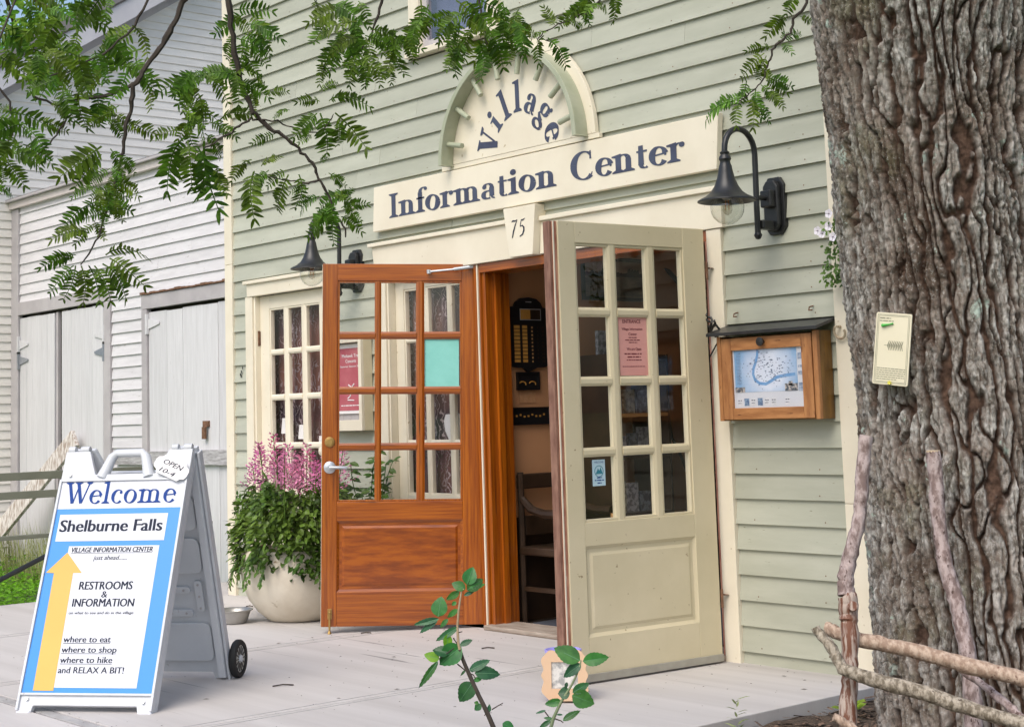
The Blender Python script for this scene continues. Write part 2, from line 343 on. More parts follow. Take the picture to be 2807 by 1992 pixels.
# ---- old-style serif letters drawn with a broad pen
def glyph(ch, S_, h):
    """list of polygons (cap height 1, x-height .62) and advance width"""
    P = []
    def bar(x0, y0, x1, y1, w0, w1=None):
        w1 = w0 if w1 is None else w1
        dx, dy = x1-x0, y1-y0; l = math.hypot(dx, dy); nx, ny = -dy/l/2, dx/l/2
        P.append([(x0+nx*w0,y0+ny*w0),(x0-nx*w0,y0-ny*w0),(x1-nx*w1,y1-ny*w1),(x1+nx*w1,y1+ny*w1)])
    def curve(pts, ws):
        L_ = []; R_ = []
        for i, (x, y) in enumerate(pts):
            a = pts[max(i-1,0)]; b = pts[min(i+1,len(pts)-1)]; dx, dy = b[0]-a[0], b[1]-a[1]; l = math.hypot(dx,dy) or 1
            nx, ny = -dy/l/2*ws[i], dx/l/2*ws[i]; L_.append((x+nx,y+ny)); R_.append((x-nx,y-ny))
        for i in range(len(pts)-1): P.append([L_[i],R_[i],R_[i+1],L_[i+1]])
    def arc(cx, cy, rx, ry, a0, a1, w=None, hh=None, tilt=0, n=18):
        w = w or S_; hh = hh or h; pts = []; ws = []
        for i in range(n+1):
            a = math.radians(a0+(a1-a0)*i/n); pts.append((cx+rx*math.cos(a), cy+ry*math.sin(a)))
            ws.append(hh+(w-hh)*abs(math.cos(a-math.radians(tilt)))**1.6)
        curve(pts, ws)
    def dot(cx, cy, r): P.append([(cx+r*math.cos(k*math.pi/6), cy+r*math.sin(k*math.pi/6)) for k in range(12)])
    def foot(x, y=0, w=.0, up=1):
        w = w or S_+.22; P.append([(x-w/2,y),(x+w/2,y),(x+w/2,y+up*h*.9),(x+S_/2,y+up*h*2.2),(x-S_/2,y+up*h*2.2),(x-w/2,y+up*h*.9)])
    def flag(x, y): P.append([(x-S_/2-.12,y-.07),(x-S_/2-.12,y-.02),(x+S_/2,y+.03),(x+S_/2,y-.12),(x-S_/2,y-.10)])
    xh = .62; r = S_/2
    if ch == 'I': bar(.2,.02,.2,.98,S_); foot(.2); foot(.2,1,0,-1); return P, .45
    if ch in 'nm':
        bar(.16,.02,.16,xh-.02,S_); flag(.16,xh); foot(.16); adv = .62
        arc(.32,xh-.20,.17,.175,150,0,S_*.95); bar(.49,.02,.49,xh-.19,S_); foot(.49)
        if ch == 'm': arc(.65,xh-.20,.17,.175,150,0,S_*.95); bar(.82,.02,.82,xh-.19,S_); foot(.82); adv = .98
        return P, adv+.08
    if ch == 'r':
        bar(.16,.02,.16,xh-.02,S_); flag(.16,xh); foot(.16); arc(.34,xh-.17,.15,.15,160,60,S_*.6); dot(.42,xh-.075,S_*.48); return P, .53
    if ch == 'f':
        bar(.18,.02,.18,.82,S_); foot(.18); arc(.34,.82,.16,.17,180,60,S_*.8); dot(.42,.93,S_*.38); bar(.02,xh-.04,.36,xh-.04,h*1.3); return P, .40
    if ch == 't':
        bar(.18,.12,.18,.78,S_,S_*.8); arc(.30,.13,.12,.11,180,310,S_*.8); bar(.04,xh-.04,.38,xh-.04,h*1.3); return P, .44
    if ch == 'i':
        bar(.16,.02,.16,xh-.02,S_); flag(.16,xh); foot(.16); dot(.16,.84,S_*.62); return P, .36
    if ch == 'l':
        bar(.16,.02,.16,.99,S_); flag(.16,1.0); foot(.16); return P, .36
    if ch == 'o': arc(.29,xh/2,.215,xh/2-h*.3,0,360,S_*1.15,h,-14,28); return P, .62
    if ch == 'e':
        arc(.28,xh/2,.21,xh/2-h*.3,12,325,S_*1.15,h,-10,26); bar(.12,xh*.55,.49,xh*.60,h*1.1); bar(.485,xh*.60,.485,xh*.40+.05,S_*.9 if 0 else h*1.3); return P, .56
    if ch == 'c':
        arc(.28,xh/2,.21,xh/2-h*.3,48,318,S_*1.15,h,-10,24); dot(.40,xh-.13,S_*.5); return P, .52
    if ch == 'C':
        arc(.46,.5,.36,.5-h*.4,50,312,S_*1.25,h,-8,30); bar(.69,.99,.69,.70,h*.9,h*1.4); bar(.70,.14,.74,.24,h,h*.6); return P, .86
    if ch == 'a':
        arc(.25,xh-.18,.15,.15,150,0,S_*.85); dot(.12,xh-.14,S_*.46); bar(.40,.10,.40,xh-.17,S_); arc(.25,.17,.17,.145,70,300,S_); bar(.30,xh*.56,.40,xh*.58,h*1.3)
        arc(.50,.10,.10,.08,180,280,h*1.6); return P, .58
    if ch == 'g':
        arc(.27,xh-.20,.17,.17,0,360,S_*.95,h,0,24); arc(.27,-.12,.22,.13,0,360,S_*.8,h*1.2,30,24); curve([(.14,.27),(.10,.18),(.20,.10),(.38,.06)],[h*1.4,S_*.6,S_*.7,S_*.5])
        bar(.38,xh-.08,.52,xh-.02,h*1.2); dot(.52,xh-.03,S_*.35); return P, .56
    if ch == 'V':
        bar(.12,.97,.38,.03,S_*1.15); bar(.66,.97,.40,.03,h*1.3); foot(.12,1,S_+.2,-1); foot(.66,1,S_+.12,-1); return P, .78
    if ch == 'W':
        bar(.12,.97,.36,.03,S_*1.1); bar(.58,.97,.38,.03,h*1.2); bar(.50,.97,.74,.03,S_*1.1); bar(1.0,.97,.76,.03,h*1.2)
        foot(.12,1,S_+.2,-1); foot(.53,1,S_+.2,-1); foot(1.0,1,S_+.14,-1); return P, 1.06
    if ch == '7': curve([(.05,.86),(.12,.93),(.3,.90),(.46,.97)],[.03,.09,.08,.03]); curve([(.45,.96),(.34,.7),(.24,.35),(.18,-.02)],[.03,.07,.10,.07]); return P, .55
    if ch == '5': curve([(.18,.92),(.3,.90),(.44,.98)],[.05,.09,.03]); bar(.18,.92,.13,.55,.05); curve([(.13,.55),(.28,.60),(.40,.48),(.42,.30),(.34,.10),(.14,.0)],[.03,.07,.10,.11,.09,.05]); return P, .55
    return P, .3
def serif(txt, x0, x1, z0, cap, y, m, parent, S_=.17, h=.045, name='lettering', xf=None, slant=0, thick=0):
    pos = 0; polys = []
    for ch in txt:
        if ch == ' ': pos += .3; continue
        P, adv = glyph(ch, S_, h)
        polys += [[(px+pos+slant*py, py) for px, py in q] for q in P]; pos += adv+.02
    a = min(p[0] for q in polys for p in q); b = max(p[0] for q in polys for p in q); sx = (x1-x0)/(b-a)
    mb = MB(); mb.xf = xf
    for i, q in enumerate(polys):
        yy = y-(i%7)*.00012
        mb.add([(x0+(px-a)*sx, yy, z0+py*cap) for px, py in q], [tuple(range(len(q)))])
    return mb.build(name, m, parent)
# ================================================================== THE SETTING
g = MB(); g.add([(-900,-900,-.32),(900,-900,-.32),(900,900,-.32),(-900,900,-.32)], [(0,1,2,3)]); g.build('ground', TURF, kind='structure')
# planting bed to the right of the pavement, gently uneven
def hfield(name, m, x0, x1, y0, y1, z, amp, n, kind='structure', seed=1, slope=None):
    r = random.Random(seed); mb = MB(); nx = n; ny = max(4, int(n*(y1-y0)/(x1-x0)))
    from mathutils import noise
    vs = []
    for j in range(ny+1):
        for i in range(nx+1):
            x = x0+(x1-x0)*i/nx; y = y0+(y1-y0)*j/ny
            zz = z+amp*noise.fractal(Vector((x*3,y*3,seed)), 1, 2, 4)
            if slope: zz += slope(x, y)
            vs.append((x, y, zz))
    mb.add(vs, [(j*(nx+1)+i, j*(nx+1)+i+1, (j+1)*(nx+1)+i+1, (j+1)*(nx+1)+i) for j in range(ny) for i in range(nx)])
    mb.smooth = True; return mb.build(name, m, kind=kind)
hfield('soil_bed', SOIL, -4.33, -.5, -4.5, 1.2, -.055, .030, 90)
hfield('lawn', TURF, -22, -10.98, -5, .62, -.17, .03, 90, seed=3, slope=lambda x, y: -.02*max(0, -11-x)*.3)
# pavement of concrete slabs
pave = thing('pavement', '', ''); del pave['label'], pave['category']; pave['kind'] = 'structure'
xs = [-10.95, -9.32, -7.60, -5.885, -4.345]; ys = [.0, -2.94, -3.01, -5.2]
for i in range(4):
    for j in range(3):
        x0, x1 = xs[i]+.006, xs[i+1]-.006; y1, y0 = ys[j]-.006, ys[j+1]+.006
        if j == 0 and i == 0: y1 = .56
        s = box('slab', CONC if j != 1 else CONC2, pave, x0, x1, y0, y1, -.14, 0, .004)
        if j != 1:       # tooled border along the joints
            pass
box('joint_filler', CONC3, pave, -10.93, -4.36, -5.19, -.01, -.15, -.012)
for x in xs[1:4]:
    for dx in (-.045, .045):
        box('tooled_edge', CONC2, pave, x+dx-.003, x+dx+.003, -5.1, -.05, -.001, .0012)

# ------------------------------------------------------------------ green clapboard building
gb = thing('clapboard_building', 'sage green clapboard building with cream trim and open double doors', 'building', (-7, 0, 0))
gb.location = (0,0,0)
PITCH = .1237
def board(parent, m, x0, x1, z, h, y=0, lip=.019, axis='x', name='clapboard'):
    jit = rnd.uniform(-.0008, .0008); lip = lip+rnd.uniform(-.001, .0015); t = rnd.uniform(-.0006,.0006)
    P = [(x0,-lip,z+jit-t),(x1,-lip,z+jit+t),(x1,.004,z+jit+t),(x0,.004,z+jit-t),(x0,-.002,z+h),(x1,-.002,z+h),(x1,.004,z+h),(x0,.004,z+h)]
    mb = MB()
    if axis == 'x': P = [(a,b+y,c) for a,b,c in P]
    else: P = [(y-b, a, c) for a,b,c in P]         # wall facing +x
    mb.add(P, [(0,3,2,1),(4,5,6,7),(0,1,5,4),(1,2,6,5),(2,3,7,6),(3,0,4,7)])
    return mb.build(name, m, parent)
def rows(parent, m, xa, xb, z0, z1, pitch, holes, y=0, axis='x', lip=.019, joints=.35, name='clapboard', clip=None):
    z = z0
    while z < z1:
        segs = [(xa, xb)]
        if clip: segs = clip(z+pitch*.5)
        for (hx0, hx1, hz0, hz1) in holes:
            if z+pitch*.5 > hz0 and z+pitch*.5 < hz1:
                ns = []
                for a, b in segs:
                    if hx1 <= a or hx0 >= b: ns.append((a, b)); continue
                    if hx0 > a+.01: ns.append((a, hx0))
                    if hx1 < b-.01: ns.append((hx1, b))
                segs = ns
        for a, b in segs:
            cuts = [a]
            if b-a > 2.2:
                c = a+rnd.uniform(.8, 1.9)
                while c < b-.6:
                    if rnd.random() < .7: cuts.append(c)
                    c += rnd.uniform(1.2, 2.6)
            elif b-a > 1.2 and rnd.random() < joints*.4: cuts.append(rnd.uniform(a+.4, b-.4))
            cuts.append(b)
            for i in range(len(cuts)-1):
                board(parent, m, cuts[i]+.0008, cuts[i+1]-.0008, z, pitch, y, lip, axis, name)
        z += pitch
rows(gb, SAGE, -10.02, -4.545, .0585-PITCH, 4.95, PITCH,
     [(-9.83,-8.72,-1,2.20),(-8.225,-5.225,-1,2.33),(-7.78,-6.90,3.55,6),(-8.16,-5.20,2.50,2.70)])
# sheathing behind, cut round the openings
for (x0,x1,z0,z1) in [(-10.1,-9.74,-.1,5),(-9.74,-8.78,2.2,5),(-8.78,-8.13,-.1,5),(-8.13,-5.3,2.2,3.57),(-8.13,-7.70,3.57,5),(-6.98,-5.3,3.57,5),(-5.3,-4.42,-.1,5)]:
    box('sheathing', SHEATH, gb, x0, x1, .006, .16, z0, z1)
box('foundation_strip', CONC3, gb, -10.1, -4.42, .0, .15, -.3, -.06)
# far side walls, back and roof so the place is closed
box('side_wall', SAGE, gb, -4.45, -4.42, .16, 8, -.2, 5); box('side_wall', SAGE, gb, -10.1, -10.07, .16, 8, -.2, 5)
box('back_wall', SAGE, gb, -10.1, -4.42, 8, 8.1, -.2, 5); box('roof', ROOFM, gb, -10.15, -4.37, .02, 8.15, 5, 5.12)
# corner boards
box('corner_board', CREAM, gb, -10.125, -10.02, -.030, .02, 1.66+.76, 5, .003); box('corner_board', CREAM, gb, -10.125, -10.02, -.030, .02, -.08, 2.418, .003)
box('corner_return', CREAM, gb, -10.125, -10.10, .021, .14, -.08, 5, .002)
for z0, z1 in ((-.05,.79),(.792,3.2),(3.202,5)): box('corner_board', CREAM, gb, -4.545, -4.405, -.034, .02, z0, z1, .003)
box('corner_return', CREAM, gb, -4.43, -4.405, .021, .14, -.05, 5, .002)
# upper window
uw = MB(); uw.box(-7.78,-7.675,-.035,.02,3.575,5).box(-7.0,-6.90,-.035,.02,3.575,5)
uwin = uw.build('window_casing', CREAM, gb, .003)
box('window_sill', CREAM, gb, -7.80, -6.88, -.06, .02, 3.535, 3.574, .004)
sash = MB(); sash.box(-7.675,-7.63,.0,.04,3.575,5).box(-7.045,-7.0,.0,.04,3.575,5).box(-7.63,-7.045,.0,.04,3.575,3.63); sash.build('window_sash', GREYT, gb, .002)
box('window_pane', DARKGLASS, gb, -7.63, -7.045, .018, .022, 3.63, 4.9); box('window_blind', mat('dim_blind',(.10,.11,.15),(.2,.22,.28),3), gb, -7.65, -7.03, .10, .11, 3.6, 4.95)
# head trim, cap and keystone over the entrance
ht = MB(); ht.prism([(-8.195,2.155),(-6.80,2.155),(-6.83,2.36),(-8.225,2.36)], -.042, .0); ht.build('head_trim', CREAM, gb, .003)
ht = MB(); ht.prism([(-6.585,2.158),(-5.205,2.158),(-5.205,2.345),(-6.57,2.345)], -.042, .0); ht.build('head_trim', CREAM, gb, .003)
box('cap_moulding', CREAM, gb, -8.25, -6.83, -.062, 0, 2.3605, 2.385, .004); box('cap_moulding', CREAM, gb, -6.565, -5.185, -.062, 0, 2.3455, 2.372, .004)
ks = MB(); ks.prism([(-6.795,2.155),(-6.592,2.155),(-6.558,2.444),(-6.838,2.444)], -.092, .0)
kst = ks.build('keystone', CREAM, gb, .003)
serif('75', -6.765, -6.645, 2.268, .104, -.0935, GREYTXT, gb, name='house_number', slant=.12)
# casings, jambs and threshold
box('casing', CREAM, gb, -5.322, -5.225, -.034, .0, -.02, 2.155, .003)
box('casing', CREAM, gb, -8.195, -8.10, -.034, .0, -.02, 2.152, .003)
box('jamb', WOODV, gb, -7.155, -7.125, -.005, .185, 0, 2.15, .002); box('jamb_stop', WOODV, gb, -7.124, -7.105, .06, .10, 0, 2.13)
box('jamb', WOODV, gb, -7.215, -7.157, -.020, .10, 0, 2.15, .003); box('jamb_bead', CREAM, gb, -7.176, -7.166, -.030, -.021, 0, 2.15)
box('jamb', WOODR, gb, -5.345, -5.323, -.02, .17, 0, 2.15, .002)
box('jamb', CREAM, gb, -8.10, -8.085, -.02, .12, 0, 2.15, .002)
hj = MB(); hj.box(-7.155,-5.323,-.022,.18,2.10,2.153); hj.build('head_jamb', WOODH, gb, .002)
box('threshold', mat('worn_sill',(.22,.17,.13),(.42,.36,.30),12,.8,.3,30,(.5,4,4)), gb, -7.16, -5.32, -.07, .17, .0, .028, .006)
# left side door casing
box('casing', CREAM, gb, -9.832, -9.735, -.034, .0, -.02, 2.155, .003); box('casing', CREAM, gb, -8.79, -8.72, -.034, .0, -.02, 2.155, .003)
box('head_trim', CREAM, gb, -9.80, -8.72, -.040, 0, 2.156, 2.246, .003); box('cap_moulding', CREAM, gb, -9.83, -8.70, -.058, 0, 2.2465, 2.272, .004)
box('jamb', CREAM, gb, -9.735, -9.715, -.02, .12, 0, 2.155, .002)
# nail heads and a knot hole on the boards
kn = MB()
for p in [(-9.915,1.62),(-9.93,1.60),(-9.90,1.645),(-9.92,1.585)]:
    kn.add([(p[0]+.012*math.cos(a)*rnd.uniform(.4,1), -.0215, p[1]+.018*math.sin(a)*rnd.uniform(.4,1)) for a in [k*math.pi/4 for k in range(8)]], [tuple(range(8))])
kn.build('knot_hole', BLACKT, gb)
nh = MB()
for k in range(0, 38):
    z = .0585+(k-1)*PITCH+.022
    for x in [-9.6+.41*i for i in range(13)]:
        if rnd.random() < .55:
            x2 = x+rnd.uniform(-.02,.02)
            if (-9.86 < x2 < -8.70 and z < 2.3) or (-8.26 < x2 < -5.18 and z < 2.8) or (-7.8 < x2 < -5.95 and z > 2.75 and z < 3.5): continue
            r_ = .0042; y_ = -.0180
            nh.add([(x2-r_, y_, z),(x2, y_, z-r_),(x2+r_, y_, z),(x2, y_, z+r_)], [(0,1,2,3)])
nh.build('nail_heads', RUST, gb, kind='stuff')

# ------------------------------------------------------------------ glazed doors
def french_door(name, label, cat, loc, rz, Wd, cols, rws, mv, mh, mp, hinge_side=1, tilt=0, panel=(.11,.20,.827,.613), th=.045, front=-1, bot=0., H=2.145, raised=True):
    """local x across the door, z up, thickness 0..th behind the seen face (which looks to local -y)"""
    t = thing(name, label, cat, loc, rz)
    t.rotation_euler = (0, tilt, rz)
    b = .003
    L_, R_ = cols[0][0], cols[-1][1]; top = rws[0][1]; gb_ = rws[-1][0]
    box('stile', mv, t, 0, L_-.012, 0, th, bot, H, b); box('stile', mv, t, R_+.012, Wd, 0, th, bot, H, b)
    box('top_rail', mh, t, L_-.012, R_+.012, .0005, th-.0005, top+.012, H, b)
    box('lock_rail', mh, t, L_-.012, R_+.012, .0005, th-.0005, panel[3], gb_-.012, b)
    box('bottom_rail', mh, t, L_-.012, R_+.012, .0005, th-.0005, bot, panel[1], b)
    # sunk panel with raised field
    px0, px1 = L_-.012, R_+.012
    box('panel', mp, t, px0, px1, .014, th-.014, panel[1], panel[3])
    fm = MB(); i0 = .012
    def ring(a, y0_, c, y1_):
        fm.add([(px0+a,y0_,panel[1]+a),(px1-a,y0_,panel[1]+a),(px1-a,y0_,panel[3]-a),(px0+a,y0_,panel[3]-a),
                (px0+c,y1_,panel[1]+c),(px1-c,y1_,panel[1]+c),(px1-c,y1_,panel[3]-c),(px0+c,y1_,panel[3]-c)],
               [(0,1,5,4),(1,2,6,5),(2,3,7,6),(3,0,4,7)])
    ring(.0, .003, .014, .0135)
    fm.build('panel_moulding', mh, t)
    fl = MB(); a, c = .030, .044
    fl.add([(px0+a,.0138,panel[1]+a),(px1-a,.0138,panel[1]+a),(px1-a,.0138,panel[3]-a),(px0+a,.0138,panel[3]-a),
            (px0+c,.007,panel[1]+c),(px1-c,.007,panel[1]+c),(px1-c,.007,panel[3]-c),(px0+c,.007,panel[3]-c)],
           [(0,1,5,4),(1,2,6,5),(2,3,7,6),(3,0,4,7),(4,5,6,7)])
    fl.build('panel_field', mp, t)
    # sash border and glazing bars with a moulded section
    def bar(p, q, w, m, nm='glazing_bar'):
        mb = MB()
        (x0,z0),(x1,z1) = p, q
        prof = [(-w/2,.016),(-w/2,.010),(-w*.22,.003),(w*.22,.003),(w/2,.010),(w/2,.016),(w/2,th-.010),(w*.2,th-.004),(-w*.2,th-.004),(-w/2,th-.010)]
        v = (x1-x0) == 0
        A = [((x0+a if v else x0), y, (z0 if v else z0+a)) for a, y in prof]; B = [((x1+a if v else x1), y, (z1 if v else z1+a)) for a, y in prof]
        n_ = len(prof); mb.add(A+B, [tuple(range(n_)), tuple(range(2*n_-1, n_-1, -1))]+[(i, i+n_, (i+1)%n_+n_, (i+1)%n_) for i in range(n_)])
        return mb.build(nm, m, t)
    for i in range(len(cols)-1):
        xm = (cols[i][1]+cols[i+1][0])/2; bar((xm, gb_-.012), (xm, top+.012), cols[i+1][0]-cols[i][1], mv)
    for j in range(len(rws)-1):
        zm = (rws[j][0]+rws[j+1][1])/2; w_ = rws[j][0]-rws[j+1][1]
        for c_ in cols: bar((c_[0]-.002, zm), (c_[1]+.002, zm), w_, mh)
    bd = MB()
    for (xa, xb, za, zb) in ((L_-.012,L_,gb_-.012,top+.012),(R_,R_+.012,gb_-.012,top+.012),(L_,R_,top,top+.012),(L_,R_,gb_-.012,gb_)):
        bd.box(xa, xb, .006, th-.006, za, zb)
    bd.build('sash_bead', mv, t, .002)
    for c_ in cols:
        for r_ in rws:
            pb = MB(); pb.add([(c_[0]-.002,.023,r_[0]-.002),(c_[1]+.002,.023,r_[0]-.002),(c_[1]+.002,.023,r_[1]+.002),(c_[0]-.002,.023,r_[1]+.002)], [(0,1,2,3)]); pb.build('pane', GLASS, t)
    return t
RW = [(1.735,2.030),(1.405,1.690),(1.070,1.360),(.736,1.026)]

cdr = french_door('cream_door', 'open cream painted glazed door with twelve panes, standing out from the right side of the doorway', 'door',
                  (-5.374,-1.019,.012), -1.651+math.pi, .942, [(.113,.302),(.359,.550),(.609,.784)], RW, CREAM_D, CREAM_D, CREAM_D)
box('weather_strip', mat('grey_weather_strip',(.30,.28,.23),(.38,.36,.30),10,.6), cdr, .0, .942, -.008, -.001, -.002, .034, .002)
# worn meeting edge with astragal and latch plates
box('edge_strip', WOODR, cdr, -.026, -.0005, .008, .040, .0, 2.143, .002); box('astragal', mat('dark_red_astragal',(.16,.07,.045),(.3,.16,.11),9,.5,.2,20,(4,4,1)), cdr, -.043, -.027, .012, .060, .0, 2.143, .003)
box('edge_bead', CREAM, cdr, -.0265, -.021, .0025, .0075, 0, 2.143)
lp = MB(); lp.box(-.032,-.0265,.016,.034,1.03,1.12); lp.build('latch_plate', SATIN, cdr, .001)
lp = MB(); lp.box(-.034,-.0265,.014,.036,.90,.95).tube([(-.036,.025,.91),(-.036,.025,.945)],.006,8); lp.build('bolt_case', SATIN, cdr)
lp = MB(); lp.box(-.032,-.0265,.016,.034,1.93,2.11); lp.build('flush_bolt', BLACKM, cdr, .001)
for z in (.30, 1.93):
    hg = MB(); hg.tube([(.952,-.003,z-.045),(.952,-.003,z+.045)],.007,8); hg.build('hinge', RUST, cdr)
# varnished door swung back to the left, inner face seen
bdr = french_door('varnished_door', 'open orange-brown varnished glazed door folded back to the left of the doorway', 'door',
                  (-7.800,-.779,.041), -2.181+math.pi, .973, [(.103,.313),(.353,.563),(.613,.828)], RW, WOODV, WOODH, WOODP, tilt=.024)
e = MB(); e.box(-.0025,-.0005,.004,.041,.01,2.14); e.build('edge_band', CREAM, bdr)
lv = MB(); lv.lathe([(.001,0),(.033,0),(.036,.006),(.030,.012),(.012,.014),(.012,.048),(.001,.048)], n=24)
lv.xf = None; lv.v = [Vector((.047+p.x, -p.z, .928+p.y)) for p in lv.v]
lv.tube([(.047,-.044,.928),(.075,-.047,.929),(.135,-.046,.927),(.150,-.044,.926)],[.010,.0095,.0105,.009],10); lv.build('lever_handle', SATIN, bdr)
db = MB(); db.lathe([(.001,0),(.029,0),(.031,.004),(.027,.009),(.020,.010),(.018,.014),(.001,.014)], n=24); db.v = [Vector((.046+p.x, -p.z, 1.078+p.y)) for p in db.v]; db.build('deadbolt', BRASS, bdr)
fb = MB(); fb.box(.038,.062,-.007,-.0005,.045,.105).tube([(.050,-.012,-.035),(.050,-.012,.10)],[.006,.006],8); fb.tube([(.050,-.014,.085),(.050,-.032,.090)],.005,8); fb.lathe([(.001,-.045),(.012,-.044),(.010,-.028),(.004,-.02)], (.050,-.012,0), 12); fb.build('floor_bolt', BRASS, bdr)
for z in (.35, 1.02, 1.86):
    hg = MB(); hg.tube([(.978,-.008,z-.055),(.978,-.008,z+.055)],.009,8); hg.box(.962,.972,-.004,-.0005,z-.05,z+.05); hg.build('hinge', BRASS if z > 1.5 else BLACKM, bdr)
ca = MB(); ca.tube([(.640,-.022,2.096),(.80,-.028,2.111)],[.007,.006],8); ca.tube([(.79,-.028,2.110),(.955,-.032,2.133)],[.011,.011],10)
ca.lathe([(.001,-.012),(.014,-.012),(.014,.012),(.001,.012)], (.640,-.018,2.096), 12); ca.lathe([(.001,-.014),(.016,-.014),(.016,.014),(.001,.014)], (.962,-.032,2.134), 12); ca.build('door_stay', SATIN, bdr)
# closed cream leaf beside the varnished door, and the narrow closed door far left
fr3 = french_door('closed_cream_door', 'closed cream glazed leaf seen through the panes of the varnished door', 'door',
                  (-8.083,.035,.01), 0, .866, [(.098,.285),(.335,.522),(.572,.762)], [(1.745,2.045),(1.425,1.712),(1.095,1.392),(.765,1.052)], CREAM, CREAM, CREAM)
fr4 = french_door('side_cream_door', 'closed cream glazed door with brass hinges behind the pink flowers, far left of the facade', 'door',
                  (-9.714,.02,.01), 0, .92, [(.135,.300),(.365,.530),(.595,.760)], [(1.752,2.035),(1.430,1.712),(1.090,1.388),(.765,1.048)], CREAM, CREAM, CREAM)
for z in (.4, 1.84):
    hg = MB(); hg.tube([(-.003,-.012,z-.055),(-.003,-.012,z+.055)],.009,8); hg.box(-.012,.008,-.006,-.001,z-.05,z+.05); hg.build('hinge', RUST, fr4)
kb = MB(); kb.lathe([(.001,0),(.022,0),(.012,.012),(.012,.035),(.028,.045),(.030,.058),(.001,.070)], n=16); kb.v = [Vector((.845+p.x, -p.z, 1.03+p.y)) for p in kb.v]; kb.build('door_knob', CREAM, fr4)
for nm, x0, x1, lab in (('window_curtain', -8.07, -7.23, 'dark plum curtain with pale lines painted as glass reflections behind the closed leaf beside the varnished door'),
                   ('window_curtain', -9.70, -8.80, 'dark plum curtain with pale lines painted as glass reflections behind the far left side door')):
    mb = MB(); n_ = 40; vs = []
    for i in range(n_+1):
        x = x0+(x1-x0)*i/n_; y = .125+.010*math.sin(i*1.3); vs += [(x,y,.05),(x,y,2.12)]
    mb.add(vs, [(2*i,2*i+2,2*i+3,2*i+1) for i in range(n_)]); mb.smooth = True
    tag(mb.build(nm, CURT, None), lab, 'curtain', 'curtains with painted reflections')
# display on the sill behind both closed doors
for (x0,x1,z0,z1,lab) in ((-9.55,-9.44,1.16,1.27,'leftmost white card standing inside the far left side door'),(-9.33,-9.22,1.12,1.22,'middle white card standing inside the far left side door'),(-9.08,-8.95,1.05,1.14,'rightmost white card standing inside the far left side door')):
    dc = MB(); dc.prism([(.082,z0),(.104,z0),(.093,z1)], x0, x1, 'yz'); tag(dc.build('display_card', PAPERW, None), lab, 'card', 'cards inside the side door')
vz = MB(); vz.lathe([(.001,0),(.09,.0),(.13,.06),(.14,.12),(.12,.16),(.001,.165)], (-7.55,.16,1.10), 20); vz.v = [Vector((p.x, 0.098+(p.y-.16)*.10, p.z)) for p in vz.v]
tag(vz.build('white_dish', PAPERW, None), 'round white dish standing inside the leaf beside the varnished door', 'dish')
for k, (x, z, t_) in enumerate(((-7.40, .80, '75'),)):
    pass
# stuck notices, each its own sheet
def sheet(name, parent_door, label, cat, x0, x1, z0, z1, m, y=-.001, group=None):
    t = thing(name, label, cat, parent_door.matrix_basis @ Vector((0,0,0)), 0, group); t.matrix_basis = parent_door.matrix_basis.copy()
    box('paper', m, t, x0, x1, y, y+.0008, z0, z1); return t
bpy.context.view_layer.update()
n1 = sheet('entrance_notice', cdr, 'pink paper ENTRANCE notice stuck in the second row of the cream door', 'notice', .368, .548, 1.408, 1.700, PAPERP, .018)
yy = .0172
DR = mat('maroon_print', (.16,.02,.03), None, rough=.6)
for tx, x0, x1, z, c in (('ENTRANCE',.395,.510,1.662,.018),('Village Information',.388,.520,1.628,.012),('Center',.430,.484,1.603,.013)): sans(tx, x0, x1, z, c, yy, DR, n1, weight=.009)
for x0, x1, z, c in ((.430,.486,1.590,.006),(.408,.506,1.578,.006),(.430,.484,1.566,.006),(.400,.516,1.510,.008),(.418,.502,1.495,.008),(.412,.508,1.481,.006),(.385,.532,1.450,.0045)): fine(x0, x1, z, c, yy, DR, n1)
sans('We are Open', .415, .508, 1.530, .014, yy, DR, n1, weight=.009)
n2 = sheet('welcome_sticker', cdr, 'small pale blue WELCOME sticker in the bottom left pane of the cream door', 'sticker', .172, .250, .889, 1.012, mat('pale_blue_sticker',(.45,.62,.70),None), .018)
sans('WELCOME', .183, .240, .996, .008, yy, BLUETXT, n2)
lg = MB(); 
lg.add([(.190,yy,.945),(.206,yy,.972),(.213,yy,.960),(.222,yy,.976),(.234,yy,.945)], [(0,1,2,3,4)]); lg.tube([(.211+.026*math.cos(a),yy,.958+.026*math.sin(a)) for a in [k*math.pi/12 for k in range(25)]], .0014, 4, False); lg.build('emblem', mat('teal_print',(.03,.20,.26),None), n2)
fine(.197, .228, .925, .007, yy, BLUETXT, n2); fine(.184, .240, .913, .007, yy, BLUETXT, n2); fine(.200, .226, .900, .007, yy, BLUETXT, n2)
n3 = sheet('mint_sheet', bdr, 'blank mint green paper filling a right-hand pane of the varnished door', 'paper', .608, .822, 1.400, 1.694, PAPERG, .018)

